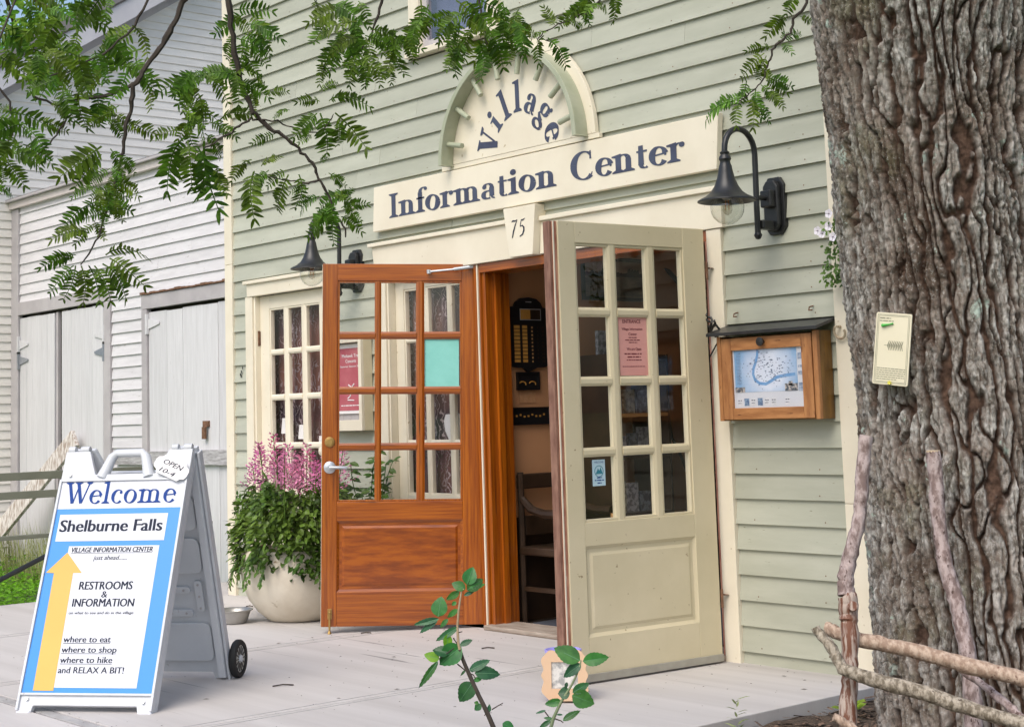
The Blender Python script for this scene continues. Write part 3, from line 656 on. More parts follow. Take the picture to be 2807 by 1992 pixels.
# ------------------------------------------------------------------ signs on the wall
sg = thing('information_board', 'long cream board lettered Information Center above the doorway', 'sign', (0,0,0))
bb = MB(); bb.prism([(-8.18,2.457),(-5.205,2.455),(-5.178,2.742),(-8.16,2.748)], -.062, -.022); bb.build('board', CREAM, sg, .003)
bk = MB(); [bk.box(x,x+.06,-.0215,-.003,2.48,2.72) for x in (-7.9,-6.9,-5.6)]; bk.build('batten', CREAM, sg)
serif('Information', -7.995, -6.399, 2.527, .155, -.0635, NAVY, sg, .185, .05)
serif('Center', -6.281, -5.412, 2.530, .160, -.0635, NAVY, sg, .185, .05)
ar = thing('village_arch_sign', 'half-round cream sign with sage hoop, pegs and curved word Village', 'sign', (0,0,0))
cx, cz, R0 = -6.755, 2.782, .672
hp = MB(); hp.prism([(cx+R0*math.cos(a), cz+R0*.985*math.sin(a)) for a in [math.pi*k/48 for k in range(49)]], -.052, -.022); hp.build('board', CREAM, ar, .003)
hb = MB()
N = 48; vs = []; r1, r2 = .583, .614
for k in range(N+1):
    a = math.pi*k/N
    for r_, y_ in ((r1,-.0525),(r2,-.0525),(r2,-.148),(r1,-.148)): vs.append((cx+r_*math.cos(a), y_, cz-.01+r_*1.0*math.sin(a)))
fs = []
for k in range(N):
    for q in range(4): fs.append((k*4+q, k*4+(q+1)%4, (k+1)*4+(q+1)%4, (k+1)*4+q))
fs += [(0,1,2,3), (N*4+3,N*4+2,N*4+1,N*4)]; hb.add(vs, fs); hb.build('hoop', SAGE_D, ar, .003)
for a in (168,145.5,123.5,101,79,56.5,34.5,12):
    t_ = math.radians(a); pg = MB(); pg.tube([(cx+r_*math.cos(t_), -.098, cz+r_*math.sin(t_)) for r_ in (.445,.584)], .0165, 14); pg.build('peg', SAGE_D, ar)
box('ledge', CREAM, ar, cx-.70, cx+.70, -.050, -.022, cz-.028, cz-.001, .002)
ccx, ccz = -6.715, 2.775
for ch, a, sc, rr in (('V',160,.180,.205),('i',135,.168,.228),('l',113,.188,.230),('l',91,.188,.234),('a',67,.190,.224),('g',41,.185,.230),('e',13,.190,.228)):
    t_ = math.radians(a); P, adv = glyph(ch, .205, .055); mb = MB()
    w_ = adv/2
    for i, q in enumerate(P):
        pts = []
        for (px, py) in q:
            lx = (px-w_)*sc*.92; ly = rr+py*sc
            pts.append((ccx+math.sin(t_)*lx+math.cos(t_)*ly, -.0535-(i%6)*.00012, ccz-math.cos(t_)*lx+math.sin(t_)*ly))
        mb.add(pts, [tuple(range(len(pts)))])
    mb.build('letter', NAVY, ar)
ws = MB(); ws.box(cx-.30,cx+.42,-.0528,-.0524,cz+.535,cz+.537); ws.build('board_joint', SHEATH, ar)
# ------------------------------------------------------------------ gooseneck lamps
def lamp(x, label):
    t = thing('wall_lamp', label, 'lamp', (x, 0, 0), 0, 'gooseneck lamps either side of the doorway')
    def octo(w, h, y0, y1, cz_):
        c_ = w*.45; mb = MB(); mb.prism([(-w,-h+c_*1.4),(-w+c_,-h),(w-c_,-h),(w,-h+c_*1.4),(w,h-c_*1.4),(w-c_,h),(-w+c_,h),(-w,h-c_*1.4)], y0, y1); mb.v = [Vector((p.x, p.y, p.z+cz_)) for p in mb.v]; return mb
    octo(.062, .142, -.032, -.006, 2.225).build('back_plate', BLACKM, t, .003)
    octo(.046, .125, -.062, -.0325, 2.225).build('plate_step', BLACKM, t, .008)
    a = MB(); a.box(-.034,.034,-.100,-.0625,2.215,2.300); a.build('socket_block', BLACKM, t, .008)
    a = MB(); a.box(-.026,.026,-.150,-.0625,2.105,2.150); a.build('lower_bracket', BLACKM, t, .008)
    pts = [(0,-.165,2.075),(0,-.165,2.2),(0,-.162,2.36),(0,-.160,2.47)]
    for k in range(1, 13):
        an = math.pi*k/12; pts.append((0, -.270+.110*math.cos(an), 2.475+.112*math.sin(an)))
    pts += [(0,-.380,2.455)]
    a = MB(); a.tube(pts, .0145, 12); a.lathe([(.001,-.022),(.012,-.018),(.021,0),(.012,.016),(.001,.02)], (0,-.165,2.075), 14); a.build('arm', BLACKM, t)
    a = MB(); a.tube([(0,-.060,2.26),(0,-.165,2.26)], .012, 10); a.tube([(0,-.060,2.13),(0,-.165,2.13)], .010, 10); a.build('arm_stub', BLACKM, t)
    prof = [(.018,2.468),(.024,2.462),(.020,2.452),(.027,2.442),(.030,2.430),(.024,2.418),(.027,2.405),(.036,2.398),(.042,2.37),(.052,2.335),(.068,2.300),(.090,2.272),(.120,2.252),(.150,2.240),(.166,2.232),(.167,2.226),(.160,2.224),(.118,2.240),(.088,2.258),(.05,2.30),(.001,2.33)]
    prof = [(r_*(.84 if r_ > .03 else 1), z_) for r_, z_ in prof]
    a = MB(); a.lathe(prof, (0,-.380,0), 40); a.build('shade', BLACKM, t)
    a = MB(); a.lathe([(.068,2.245),(.078,2.222),(.081,2.200),(.078,2.172),(.066,2.148),(.046,2.128),(.022,2.116),(.001,2.113)], (0,-.380,0), 32); a.f = a.f[:-2]; a.build('globe', glassmat('lamp_globe_glass', (.93,.94,.92), 1.6), t)
    a = MB(); a.lathe([(.001,2.16),(.018,2.168),(.024,2.185),(.022,2.205),(.012,2.225),(.012,2.26),(.001,2.26)], (0,-.380,0), 16); a.build('bulb', glassmat('bulb_glass', (.9,.88,.85), 1.5), t)
    a = MB()
    for k in range(4): an = k*math.pi/2; a.tube([(.008*math.cos(an),-.380+.008*math.sin(an),2.235),(.012*math.cos(an),-.380+.012*math.sin(an),2.185)], .0016, 5)
    a.build('filament', mat('copper_filament', (.75,.30,.12), None, rough=.4), t)
    a = MB(); a.lathe([(.001,2.29),(.024,2.29),(.024,2.240),(.014,2.232),(.001,2.232)], (0,-.380,0), 14); a.build('lamp_socket', mat('grey_socket',(.35,.34,.33),None), t)
    return t
lamp(-4.87, 'black gooseneck lamp with bell shade, right of the Information Center board')
lamp(-8.425, 'black gooseneck lamp with bell shade, above the top left corner of the varnished door')
# ------------------------------------------------------------------ map case
mc = thing('map_case', 'knotty wooden wall case with black lid showing a blue village map', 'display case', (0,0,0))
X0, X1, Z0, Z1, YF = -5.200, -4.582, 1.185, 1.600, -.129
cs = MB(); cs.box(X0,X0+.02,YF+.022,-.018,Z0,Z1).box(X1-.02,X1,YF+.022,-.018,Z0,Z1).box(X0+.02,X1-.02,YF+.022,-.018,Z0,Z0+.02).box(X0+.02,X1-.02,-.030,-.018,Z0+.02,Z1); cs.build('case', BOXSIDE, mc, .002)
box('side_strip', BOXWOODV, mc, X1-.026, X1+.001, YF, YF+.021, Z0, Z1, .002); box('side_strip', BOXWOODV, mc, X0, X0+.024, YF, YF+.021, Z0, Z1, .002)
f0, f1, g0, g1 = X0+.030, X1-.030, Z0+.006, Z1-.012
box('frame_stile', BOXWOODV, mc, f0, f0+.062, YF-.004, YF+.018, g0, g1, .002); box('frame_stile', BOXWOODV, mc, f1-.062, f1, YF-.004, YF+.018, g0, g1, .002)
box('frame_rail', BOXWOOD, mc, f0+.063, f1-.063, YF-.004, YF+.018, g0, 1.246, .002); box('frame_rail', BOXWOOD, mc, f0+.063, f1-.063, YF-.004, YF+.018, 1.528, g1, .002)
kb = MB(); kb.lathe([(.001,0),(.010,0),(.010,.012),(.020,.018),(.022,.028),(.001,.032)], n=10); kb.v = [Vector((-4.900+p.x, YF-.004-p.z, 1.562+p.y)) for p in kb.v]; kb.build('knob', BLACKM, mc)
rf = MB(); rf.prism([(-.168,1.602),(.0,1.650),(.0,1.664),(-.168,1.618)], X0-.035, X1+.030, 'yz'); rf.build('lid', mat('black_lid',(.014,.014,.015),(.03,.03,.032),9,.35), mc, .002)
mx0, mx1, mz0, mz1 = f0+.060, f1-.060, 1.244, 1.530; MY = YF+.010
box('glazing', glassmat('map_glass',(1,1,1),.5), mc, mx0, mx1, YF+.004, YF+.006, mz0, mz1)
box('map_sheet', WHITEP, mc, mx0, mx1, MY, MY+.002, mz0, mz1)
def mapmat():
    M = bpy.data.materials.new('map_print'); M.use_nodes = True; n = M.node_tree; b = n.nodes['Principled BSDF']; L = n.links.new
    tc = n.nodes.new('ShaderNodeTexCoord'); sp = n.nodes.new('ShaderNodeVectorMath'); sp.operation = 'DISTANCE'; sp.inputs[1].default_value = (-4.885, MY, 1.42)
    L(tc.outputs['Object'], sp.inputs[0]); r = n.nodes.new('ShaderNodeValToRGB')
    r.color_ramp.elements[0].position = .075; r.color_ramp.elements[0].color = (.66,.72,.84,1); r.color_ramp.elements[1].position = .20; r.color_ramp.elements[1].color = (.20,.38,.62,1)
    no = n.nodes.new('ShaderNodeTexNoise'); no.inputs['Scale'].default_value = 18; L(tc.outputs['Object'], no.inputs[0])
    ad = n.nodes.new('ShaderNodeMath'); ad.operation = 'MULTIPLY_ADD'; ad.inputs[1].default_value = .07; L(no.outputs[0], ad.inputs[0]); L(sp.outputs['Value'], ad.inputs[2]); 
    sb = n.nodes.new('ShaderNodeMath'); sb.operation = 'SUBTRACT'; sb.inputs[1].default_value = .035; L(ad.outputs[0], sb.inputs[0]); L(sb.outputs[0], r.inputs[0]); L(r.outputs[0], b.inputs['Base Color']); return M
bx0, bx1, bz0, bz1 = mx0+.012, mx1-.040, mz0+.078, mz1-.004
box('map_print', mapmat(), mc, bx0, bx1, MY-.0012, MY-.0004, bz0, bz1)
def mp_(u, v): return (bx0+(bx1-bx0)*u, bz0+(bz1-bz0)*v)
RIV = mat('river_print', (.12,.30,.58), (.18,.36,.62), 40)
def ribbon(pts, w, y, m, nm, parent):
    mb = MB(); P = [mp_(*p) for p in pts]; vs = []
    for i, p in enumerate(P):
        a = P[max(i-1,0)]; b_ = P[min(i+1,len(P)-1)]; dx, dz = b_[0]-a[0], b_[1]-a[1]; l = math.hypot(dx,dz); vs += [(p[0]-dz/l*w, y, p[1]+dx/l*w), (p[0]+dz/l*w, y, p[1]-dx/l*w)]
    mb.add(vs, [(2*i,2*i+1,2*i+3,2*i+2) for i in range(len(P)-1)]); return mb.build(nm, m, parent)
ribbon([(.39,1),(.38,.85),(.35,.7),(.31,.55),(.30,.42),(.33,.28),(.40,.2),(.50,.18),(.58,.24),(.68,.33),(.80,.36),(.97,.38)], .0075, MY-.0018, RIV, 'river_print', mc)
INK = mat('map_ink', (.06,.08,.14), None)
rk = random.Random(5); mk = MB()
for k in range(150):
    a = rk.uniform(0, 6.28); r_ = rk.gauss(.16,.07); u, v = .56+r_*1.25*math.cos(a), .52+r_*math.sin(a)*1.4
    if k > 110: u, v = rk.uniform(.05,.95), rk.uniform(.15,.95)
    if 0.02 < u < .97 and .04 < v < .97:
        x, z = mp_(u, v); w_, h_ = rk.uniform(.0015,.006), rk.uniform(.001,.0028); mk.add([(x-w_,MY-.0022,z-h_),(x+w_,MY-.0022,z-h_),(x+w_,MY-.0022,z+h_),(x-w_,MY-.0022,z+h_)], [(0,1,2,3)])
for u0 in range(22): # left index column
    x, z = mp_(.03+.008*math.sin(u0), .2+u0*.034); mk.add([(x,MY-.0022,z),(x+.03,MY-.0022,z),(x+.03,MY-.0022,z+.0016),(x,MY-.0022,z+.0016)], [(0,1,2,3)])
mk.build('map_marks', mat('map_soft_ink',(.14,.19,.30),None), mc)
ad = MB()
for (u, v, w_, h_) in ((.0,.0,.16,.12),(.80,.0,.2,.17),(.86,.12,.06,.1)):
    x, z = mp_(u, v); ad.add([(x,MY-.0024,z),(x+(bx1-bx0)*w_,MY-.0024,z),(x+(bx1-bx0)*w_,MY-.0024,z+(bz1-bz0)*h_),(x,MY-.0024,z+(bz1-bz0)*h_)], [(0,1,2,3)])
ad.build('map_picture', mat('map_dark_picture',(.05,.07,.10),(.5,.45,.42),60,ramp=(.45,.6)), mc)
for i, x in enumerate([mx0+.022+.042*k for k in range(9)]):
    for j in range(1):
        z = mz0+.012; q = MB(); w_, h_ = .031, .036
        q.add([(x,MY-.0006,z),(x+w_,MY-.0006,z),(x+w_,MY-.0006,z+h_),(x,MY-.0006,z+h_)], [(0,1,2,3)])
        if i in (1,3): q.build('advert_box', mat('blue_advert',(.05,.10,.22),(.3,.42,.55),70), mc)
        elif i in (0,2,4,5,7): q.build('advert_box', mat('pale_advert',(.60,.62,.66),(.70,.70,.74),60), mc); fine(x+.003, x+.027, z+.024, .006, MY-.0012, INK, mc); fine(x+.003, x+.024, z+.012, .004, MY-.0012, INK, mc)
q = MB(); [q.box(mx1-.034, mx1-.012, MY-.0012, MY-.0005, z, z+h_) for z, h_ in ((mz1-.06,.03),(mz1-.10,.012),(mz1-.135,.018),(mz0+.075,.04))]; q.build('advert_column', mat('slate_advert',(.09,.16,.28),(.45,.5,.6),60), mc)
# hooks above the case, hook on the corner board, door hooks
for x in (-5.150, -4.680):
    h_ = MB(); h_.tube([(x,-.015,1.722),(x,-.045,1.715),(x,-.050,1.700),(x+.022,-.052,1.700)], .0035, 6); tag(h_.build('screw_hook', RUST, None), 'small bent screw hook above the left end of the map case' if x < -5 else 'small bent screw hook above the right end of the map case', 'hook', 'hooks above the map case')
h_ = MB(); h_.tube([(-4.50+.030*math.cos(a), -.060-.01*math.sin(a), 1.585+.030*math.sin(a)) for a in [math.radians(d) for d in range(120,400,20)]], .006, 7); h_.tube([(-4.512,-.034,1.612),(-4.515,-.060,1.611)],.006,6)
tag(h_.build('plant_hook', mat('cream_hook',(.45,.38,.26),(.3,.22,.14),30), None), 'curved painted hook screwed to the cream corner board', 'hook')
for z, lab in ((1.957,'rusty hook and eye holding the top of the cream door to its casing'),(.328,'rusty hook and eye holding the bottom of the cream door to its casing')):
    h_ = MB(); h_.tube([(-5.375,-.085,z),(-5.33,-.070,z+.004),(-5.292,-.048,z)], .0045, 6); h_.lathe([(.001,-.003),(.012,0),(.001,.003)], (-5.376,-.082,z), 10); h_.lathe([(.001,-.003),(.014,0),(.001,.003)], (-5.288,-.044,z), 10)
    tag(h_.build('door_hook', RUST, None), lab, 'hook', 'hooks holding the cream door back')
wr = MB(); rk = random.Random(3); p = []
for k in range(22): p.append((-5.326+.006*math.sin(k*2.1), -.056-.004*math.cos(k*1.7), 2.02-.0165*k+(0 if k else .05)))
wr.tube(p, .0032, 6)
loops = [(-5.335+.03*math.sin(k*.9)+.0035*k, -.075+.012*math.cos(k*1.3), 1.74-.0045*k+.022*math.cos(k*1.15)) for k in range(26)]
wr.tube(loops, .0062, 7)
p = [(-5.250,-.06,1.62),(-5.262,-.05,1.58),(-5.330,-.045,1.50),(-5.334,-.045,1.2),(-5.336,-.045,.8)]; wr.tube(p, .004, 6)
tag(wr.build('tangled_cable', mat('black_cord',(.012,.012,.012),None,rough=.5), None), 'knotted black cable hanging between the cream door and the map case', 'cable')
# ------------------------------------------------------------------ poster case seen through the varnished door
pc = thing('poster_case', 'shallow cream wall case with crimson concert poster, seen through the varnished door', 'display case', (0,0,0))
a0, a1, c0, c1, yf = -8.70, -8.282, 1.173, 1.800, -.105
q = MB(); q.box(a0,a0+.03,yf,-.018,c0,c1).box(a1-.012,a1,yf+.02,-.018,c0,c1).box(a0+.03,a1-.012,yf+.02,-.018,c0,c0+.03).box(a0+.03,a1-.012,yf+.02,-.018,c1-.03,c1).box(a0+.03,a1-.012,-.04,-.018,c0+.03,c1-.03); q.build('case', CREAM_D, pc, .002)
q = MB(); q.box(a0+.031,a1-.032,yf-.003,yf+.018,c0,c0+.07).box(a0+.031,a1-.032,yf-.003,yf+.018,c1-.05,c1).box(a1-.032,a1,yf-.004,yf+.019,c0,c1); q.build('case_frame', CREAM, pc, .002)
for k in range(4): box('back_plank', GREYT, pc, a0+.03+k*.09, a0+.118+k*.09, -.048, -.041, c0+.03, c1-.03, .002)
box('poster_margin', PAPERW, pc, a0+.04, a1-.036, -.0605, -.059, 1.285, 1.742); box('poster', PAPERR, pc, a0+.052, a1-.042, -.0625, -.061, 1.305, 1.715)
for tx, x0, x1, z, c in (('Mohawk Trail',-8.56,-8.36,1.655,.022),('Concerts',-8.52,-8.40,1.620,.022),('Summer Season 2014',-8.58,-8.34,1.590,.012)): sans(tx, x0, x1, z, c, -.0632, PAPERW, pc, weight=.01)
q = MB()
for (x0,z0,x1,z1) in ((-8.47,1.40,-8.455,1.455),(-8.455,1.455,-8.49,1.475),(-8.455,1.455,-8.425,1.480),(-8.47,1.40,-8.50,1.385),(-8.50,1.375,-8.43,1.372)): q.tube([(x0,-.0634,z0),(x1,-.0634,z1)], .0045, 4)
q.build('poster_figure', PAPERW, pc); fine(-8.58, -8.34, 1.335, .009, -.0632, PAPERW, pc)

# ================================================================== INTERIOR
rm = MB()
rm.add([(-7.20,.19,0),(-7.20,4.2,0),(-7.20,4.2,2.5),(-7.20,.19,2.5)], [(0,1,2,3)]); tag_ = rm.build('interior_wall', PEACH, gb)
rm = MB(); rm.add([(-7.2,4.2,0),(-4.6,4.2,0),(-4.6,4.2,2.5),(-7.2,4.2,2.5)], [(0,1,2,3)]); rm.build('interior_wall', PEACH, gb)
rm = MB(); rm.add([(-4.6,.19,0),(-4.6,4.2,0),(-4.6,4.2,2.5),(-4.6,.19,2.5)], [(0,1,2,3)]); rm.build('interior_wall', PEACH, gb)
box('dark_wainscot', DARKW, gb, -7.199, -7.185, .19, 1.6, .01, .63)  # dark sheet over the lower part of the inner wall
rm = MB(); rm.box(-7.2,-4.6,.17,4.2,2.5,2.52); rm.build('ceiling', PAPERW, gb)
rm = MB(); rm.box(-7.2,-4.6,.17,4.2,-.02,.012); rm.build('interior_floor', FLOORI, gb)
tag(box('door_mat', RUG, None, -7.05, -5.6, .22, 1.5, .0125, .022, .003), 'dark blue-grey mat on the floor just inside the doorway', 'mat')
# perpetual calendar board with waisted outline
cal = thing('calendar_board', 'black waisted calendar board with orange squares on the peach wall inside', 'wall board', (-7.185, 0, 0), 0)
ol = [(.207,1.885),(.200,1.865),(.215,1.84),(.228,1.78),(.222,1.70),(.205,1.64),(.198,1.575),(.215,1.543),(.27,1.532),(.33,1.528),(.365,1.505),(.40,1.515),(.44,1.53),(.50,1.532),(.548,1.548),(.568,1.59),(.562,1.645),(.542,1.70),(.535,1.78),(.548,1.85),(.562,1.872),(.54,1.898),(.50,1.902),(.485,1.93),(.45,1.955),(.385,1.965),(.32,1.957),(.285,1.935),(.265,1.905),(.235,1.905)]
q = MB(); q.prism(ol, -.012, .012, 'yz'); q.build('board', BLACKT, cal, .003)
AMB = mat('amber_tile', (.42,.20,.04), (.5,.26,.06), 9, .4)
def yzq(mb, y0, y1, z0, z1, x): mb.add([(x,y0,z0),(x,y1,z0),(x,y1,z1),(x,y0,z1)], [(0,1,2,3)])
q = MB(); yzq(q, .306,.480,1.822,1.893,.0128); q.build('window_rim', SATIN, cal); q = MB(); yzq(q, .311,.392,1.827,1.888,.0134); q.build('window_card', AMB, cal); q = MB(); yzq(q, .392,.475,1.827,1.888,.0134); q.build('window_card', DARKW, cal)
for i in range(10):
    for j, yc in enumerate((.278,.342,.402,.448,.492)):
        q = MB(); z = 1.772-i*.0232; w_ = (.048,.040,.012,.010,.022)[j]; yzq(q, yc-w_/2, yc+w_/2, z, z+.018 if j < 2 else z+.011, .0129); q.build('tile', AMB if j < 2 else (LITW if j == 2 else DARKW), cal)
q = MB(); yzq(q, .355,.405,1.932,1.938,.0129); q.build('small_print', SATIN, cal)
def wallpic(label, y0, y1, z0, z1, m, fm, fw=.012, name='wall_picture', cat='picture', thick=.018):
    t = thing(name, label, cat, (-7.198,0,0))
    q = MB(); q.box(0,thick,y0,y0+fw,z0,z1).box(0,thick,y1-fw,y1,z0,z1).box(0,thick,y0+fw,y1-fw,z0,z0+fw).box(0,thick,y0+fw,y1-fw,z1-fw,z1); q.build('frame', fm, t)
    q = MB(); yzq(q, y0+fw, y1-fw, z0+fw, z1-fw, thick*.5); q.build('print', m, t); return t
p1 = wallpic('small black picture with two pale crescents under the calendar board', .280,.462,1.394,1.505, BLACKT, BLACKT)
q = MB(); [q.tube([(.0105, yc+.026*math.cos(a), 1.430+.016*math.sin(a)) for a in [k*math.pi/10 for k in range(-1,10)]], .004, 5) for yc in (.325,.405)]; q.build('crescents', AMB, p1)
wallpic('small tan paper pinned below the two crescents picture', .299,.436,1.315,1.385, mat('tan_paper',(.40,.20,.09),(.48,.26,.13),30), mat('tan_edge',(.42,.21,.10),None), .004, 'pinned_paper', 'paper', .002)
p2 = wallpic('long narrow black sign with small figures, above the chair inside', .189,.534,1.182,1.289, BLACKT, BLACKT, .006, 'black_strip_sign', 'sign')
q = MB(); yzq(q, .200,.235,1.205,1.275,.0105); [yzq(q, .26+k*.032, .275+k*.032, 1.232+.006*math.sin(k*2), 1.243+.006*math.sin(k*2), .0105) for k in range(8)]; q.build('figures', AMB, p2)
VIEW = mat('sepia_landscape', (.05,.035,.025), (.22,.16,.11), 5, .4, stretch=(1,1,4))
p3 = wallpic('wide black-framed old landscape photograph behind the top panes of the cream door', .86,1.49,1.962,2.242, VIEW, BLACKT, .022)
q = MB(); yzq(q, .885,1.465,2.13,2.217,.0095); q.build('print_sky', mat('sepia_sky',(.30,.22,.16),(.40,.31,.23),3), p3)
q = MB(); rk = random.Random(4)
for k in range(22): yc = .90+k*.026; h_ = rk.uniform(.01,.05); q.prism([(yc-.02,2.12),(yc+.025,2.12),(yc+.01,2.13+h_),(yc-.012,2.13+h_*.8)], .0097, .0100, 'yz')
q.build('print_treeline', DARKW, p3)
q = MB(); q.prism([(1.62,2.19),(1.66,2.185),(1.86,2.04),(1.92,1.96),(1.82,2.02)], 0, .02, 'yz'); o = q.build('wall_ornament', BLACKT, None); o.location = (-7.19,0,0); tag(o, 'dark blade-shaped wooden piece on the wall behind the top right pane', 'ornament')
# chair just inside
ch = thing('wooden_armchair', 'dark wooden armchair standing against the wall just inside the doorway', 'chair', (0,0,0))
def leg(x, y, z0, z1, m=DARKW, r=.019): q = MB(); q.tube([(x,y,z0),(x,y,z1)], r, 8); return q.build('leg', m, ch)
leg(-7.14,.24,.013,.90); leg(-7.14,.66,.013,.90); leg(-6.78,.24,.013,.64); leg(-6.78,.66,.013,.64, LITW)
box('top_rail', DARKW, ch, -7.16,-7.125,.22,.70,.80,.89,.008); box('seat', DARKW, ch, -7.16,-6.76,.22,.68,.41,.46,.01)
q = MB(); yzz = [(-7.13,.24,.74),(-7.05,.24,.68),(-6.93,.24,.655),(-6.79,.24,.655)]; q.tube(yzz, [.022,.026,.028,.03], 8); q.build('arm', DARKW, ch)
q = MB(); q.tube([(a,.66,c) for a,b_,c in yzz], [.022,.026,.028,.03], 8); q.build('arm', DARKW, ch)
box('back_splat', DARKW, ch, -7.15,-7.13,.26,.64,.52,.64,.006); box('stretcher', DARKW, ch, -7.13,-6.79,.645,.672,.20,.225); box('stretcher', DARKW, ch, -7.13,-6.79,.228,.255,.20,.225)
# shelf unit with leaflets, seen through the cream door
sh = thing('leaflet_shelves', 'dark shelf unit crowded with leaflets behind the cream door panes', 'shelves', (0,0,0))
box('side', DARKW, sh, -7.18,-6.86,.735,.755,.013,1.60); box('side', DARKW, sh, -7.18,-6.86,1.255,1.275,.013,1.60)
for z in (.25,.62,.97,1.23,1.585): box('shelf', LITW if z == 1.23 else DARKW, sh, -7.18,-6.86,.756,1.254,z-.02,z+.002)
rk = random.Random(9); cols_ = [(.45,.45,.48),(.30,.32,.36),(.5,.35,.28),(.16,.18,.22),(.42,.40,.30),(.3,.12,.09)]
mats_ = [mat('leaflet_paper_%s' % n_, c_, tuple(x*.45 for x in c_), 40, .6, ramp=(.45,.55)) for n_, c_ in zip(('pale','grey','peach','slate','straw','brick'), cols_)]
for z, shn in ((.252,'lowest'),(.622,'second lowest'),(.972,'middle'),(1.232,'light-edged'),(1.587,'top')):
    y = .765
    for k, od in enumerate(('leftmost','second from the left','third from the left','fourth from the left')):
        w_ = rk.uniform(.08,.105); h_ = rk.uniform(.10,.20) if z < 1.3 else rk.uniform(.08,.2)
        mm_ = rk.choice(mats_); o = box('leaflet', mm_, None, -6.99,-6.965,y,y+w_,z,z+h_); y += w_+rk.uniform(.010,.022)
        tag(o, '%s leaflet, %s on the %s shelf behind the cream door' % (mm_.name.split('_')[-1], od, shn), 'leaflet', 'leaflets on the shelves')
pr = box('storage_box', mat('grey_box',(.10,.10,.11),(.16,.16,.17),8), None, -7.15,-6.9,.80,1.05,1.80,1.80+.0) if 0 else None
# driftwood tree behind the right hand panes
dw = thing('driftwood_tree', 'dark branching driftwood standing inside behind the right-hand panes', 'ornament', (0,0,0))
rk = random.Random(12)
def dwb(p, d, l, r_, dep):
    pts = [p]; q = p.copy()
    for k in range(5): d = (d+Vector((rk.uniform(-.25,.25),rk.uniform(-.35,.35),rk.uniform(-.05,.25)))).normalized(); q = q+d*l/5; pts.append(q.copy())
    mb = MB(); mb.tube(pts, [r_*(1-.12*i) for i in range(6)], 7); mb.build('limb', DARKW, dw)
    if dep: 
        for k in (2,3,4): dwb(pts[k], (d+Vector((rk.uniform(-.5,.5),rk.uniform(-1,1),rk.uniform(0,.6)))).normalized(), l*.6, r_*.55, dep-1)
for k in range(3): dwb(Vector((-7.0+.08*k,1.55+.13*k,.013)), Vector((0,rk.uniform(-.15,.15),1)), 1.3, .045, 2)
# ================================================================== WHITE SHED AND BARN
AY = .60
shd = thing('white_shed', 'low white clapboard shed with grey trimmed plank doors, set back on the left', 'shed', (0,0,0))
rows(shd, WHITE_A, -15.275, -10.98, .0-.10, 3.50, .1045, [(-15.28,-13.21,-1,2.44),(-12.585,-10.9,-1,2.30)], y=AY, lip=.017, joints=.8)
box('sheathing', SHEATH, shd, -15.5,-10.12,AY+.1,AY+.2,-.3,3.6); box('sheathing', SHEATH, shd, -13.22,-12.57,AY+.005,AY+.099,-.3,3.5); box('sheathing', SHEATH, shd, -15.5,-10.12,AY+.005,AY+.099,2.42,3.58)
box('corner_board', GREYT, shd, -15.50,-15.28,AY-.03,AY+.02,-.25,3.51,.003)
tt = MB(); tt.prism([(-15.62,3.515),(-10.12,3.515),(-10.12,3.585),(-15.62,3.585)], AY-.06, AY+.02); tt.build('frieze_board', mat('pinkish_trim',(.58,.52,.50),(.66,.60,.57),5), shd, .003)
box('drip_edge', GREYT, shd, -15.66,-10.12,AY-.10,AY+.05,3.587,3.612,.003)
rfm = MB(); rfm.add([(-15.66,AY-.10,3.615),(-10.12,AY-.10,3.615),(-10.12,4.0,3.66),(-15.66,4.0,3.66)], [(0,1,2,3)]); rfm.build('roof', mat('pale_bounce_roof',(.42,.41,.40),(.5,.49,.48),3,.5), shd)  # unseen roof, coloured pale to bounce light onto the barn wall
box('lintel', GREYT, shd, -15.279,-13.21,AY-.032,AY+.02,2.405,2.535,.003); box('lintel', GREYT, shd, -12.60,-10.98,AY-.032,AY+.02,2.275,2.400,.003)
gt = MB(); rk = random.Random(2)
for k in range(18):
    x = -12.6+k*.09; gt.box(x, x+.088, AY-.045, AY-.02, 2.402+rk.uniform(0,.004), 2.415+rk.uniform(0,.012))
gt.build('rotted_flashing', RUST, shd, kind='stuff')
box('door_post', GREYT, shd, -13.345,-13.215,AY-.03,AY+.02,-.2,2.402,.003); box('door_post', GREYT, shd, -12.60,-12.505,AY-.03,AY+.02,-.2,2.272,.003)
def plankdoor(x0, x1, z0, z1, ws, y=AY):
    t = [] ; x = x0; i = 0; 
    while x < x1-.02:
        w_ = min(ws*rnd.uniform(.85,1.15), x1-x); dy = rnd.uniform(-.003,.003)
        box('door_plank', WHITE_V, shd, x+.0015, x+w_-.0015, y-.008+dy, y+.02, z0, z1-rnd.uniform(0,.012), .002); x += w_
plankdoor(-15.27,-14.43,-.12,2.385,.17); plankdoor(-14.29,-13.35,-.12,2.385,.24); plankdoor(-12.50,-10.99,-.12,2.25,.30)
box('door_gap', SHEATH, shd, -14.43,-14.29,AY+.05,AY+.06,-.2,2.4)
box('door_stop', GREYT, shd, -14.43,-14.385,AY+.0,AY+.03,-.1,2.38)
def strap(x0, d, z, m): q = MB(); q.prism([(x0,z-.045),(x0+.20*d,z-.010),(x0+.20*d,z+.010),(x0,z+.045)], AY-.020, AY-.012); q.box(min(x0,x0-.03*d), max(x0,x0-.03*d), AY-.036, AY-.012, z-.09, z+.09); q.build('strap_hinge', m, shd)
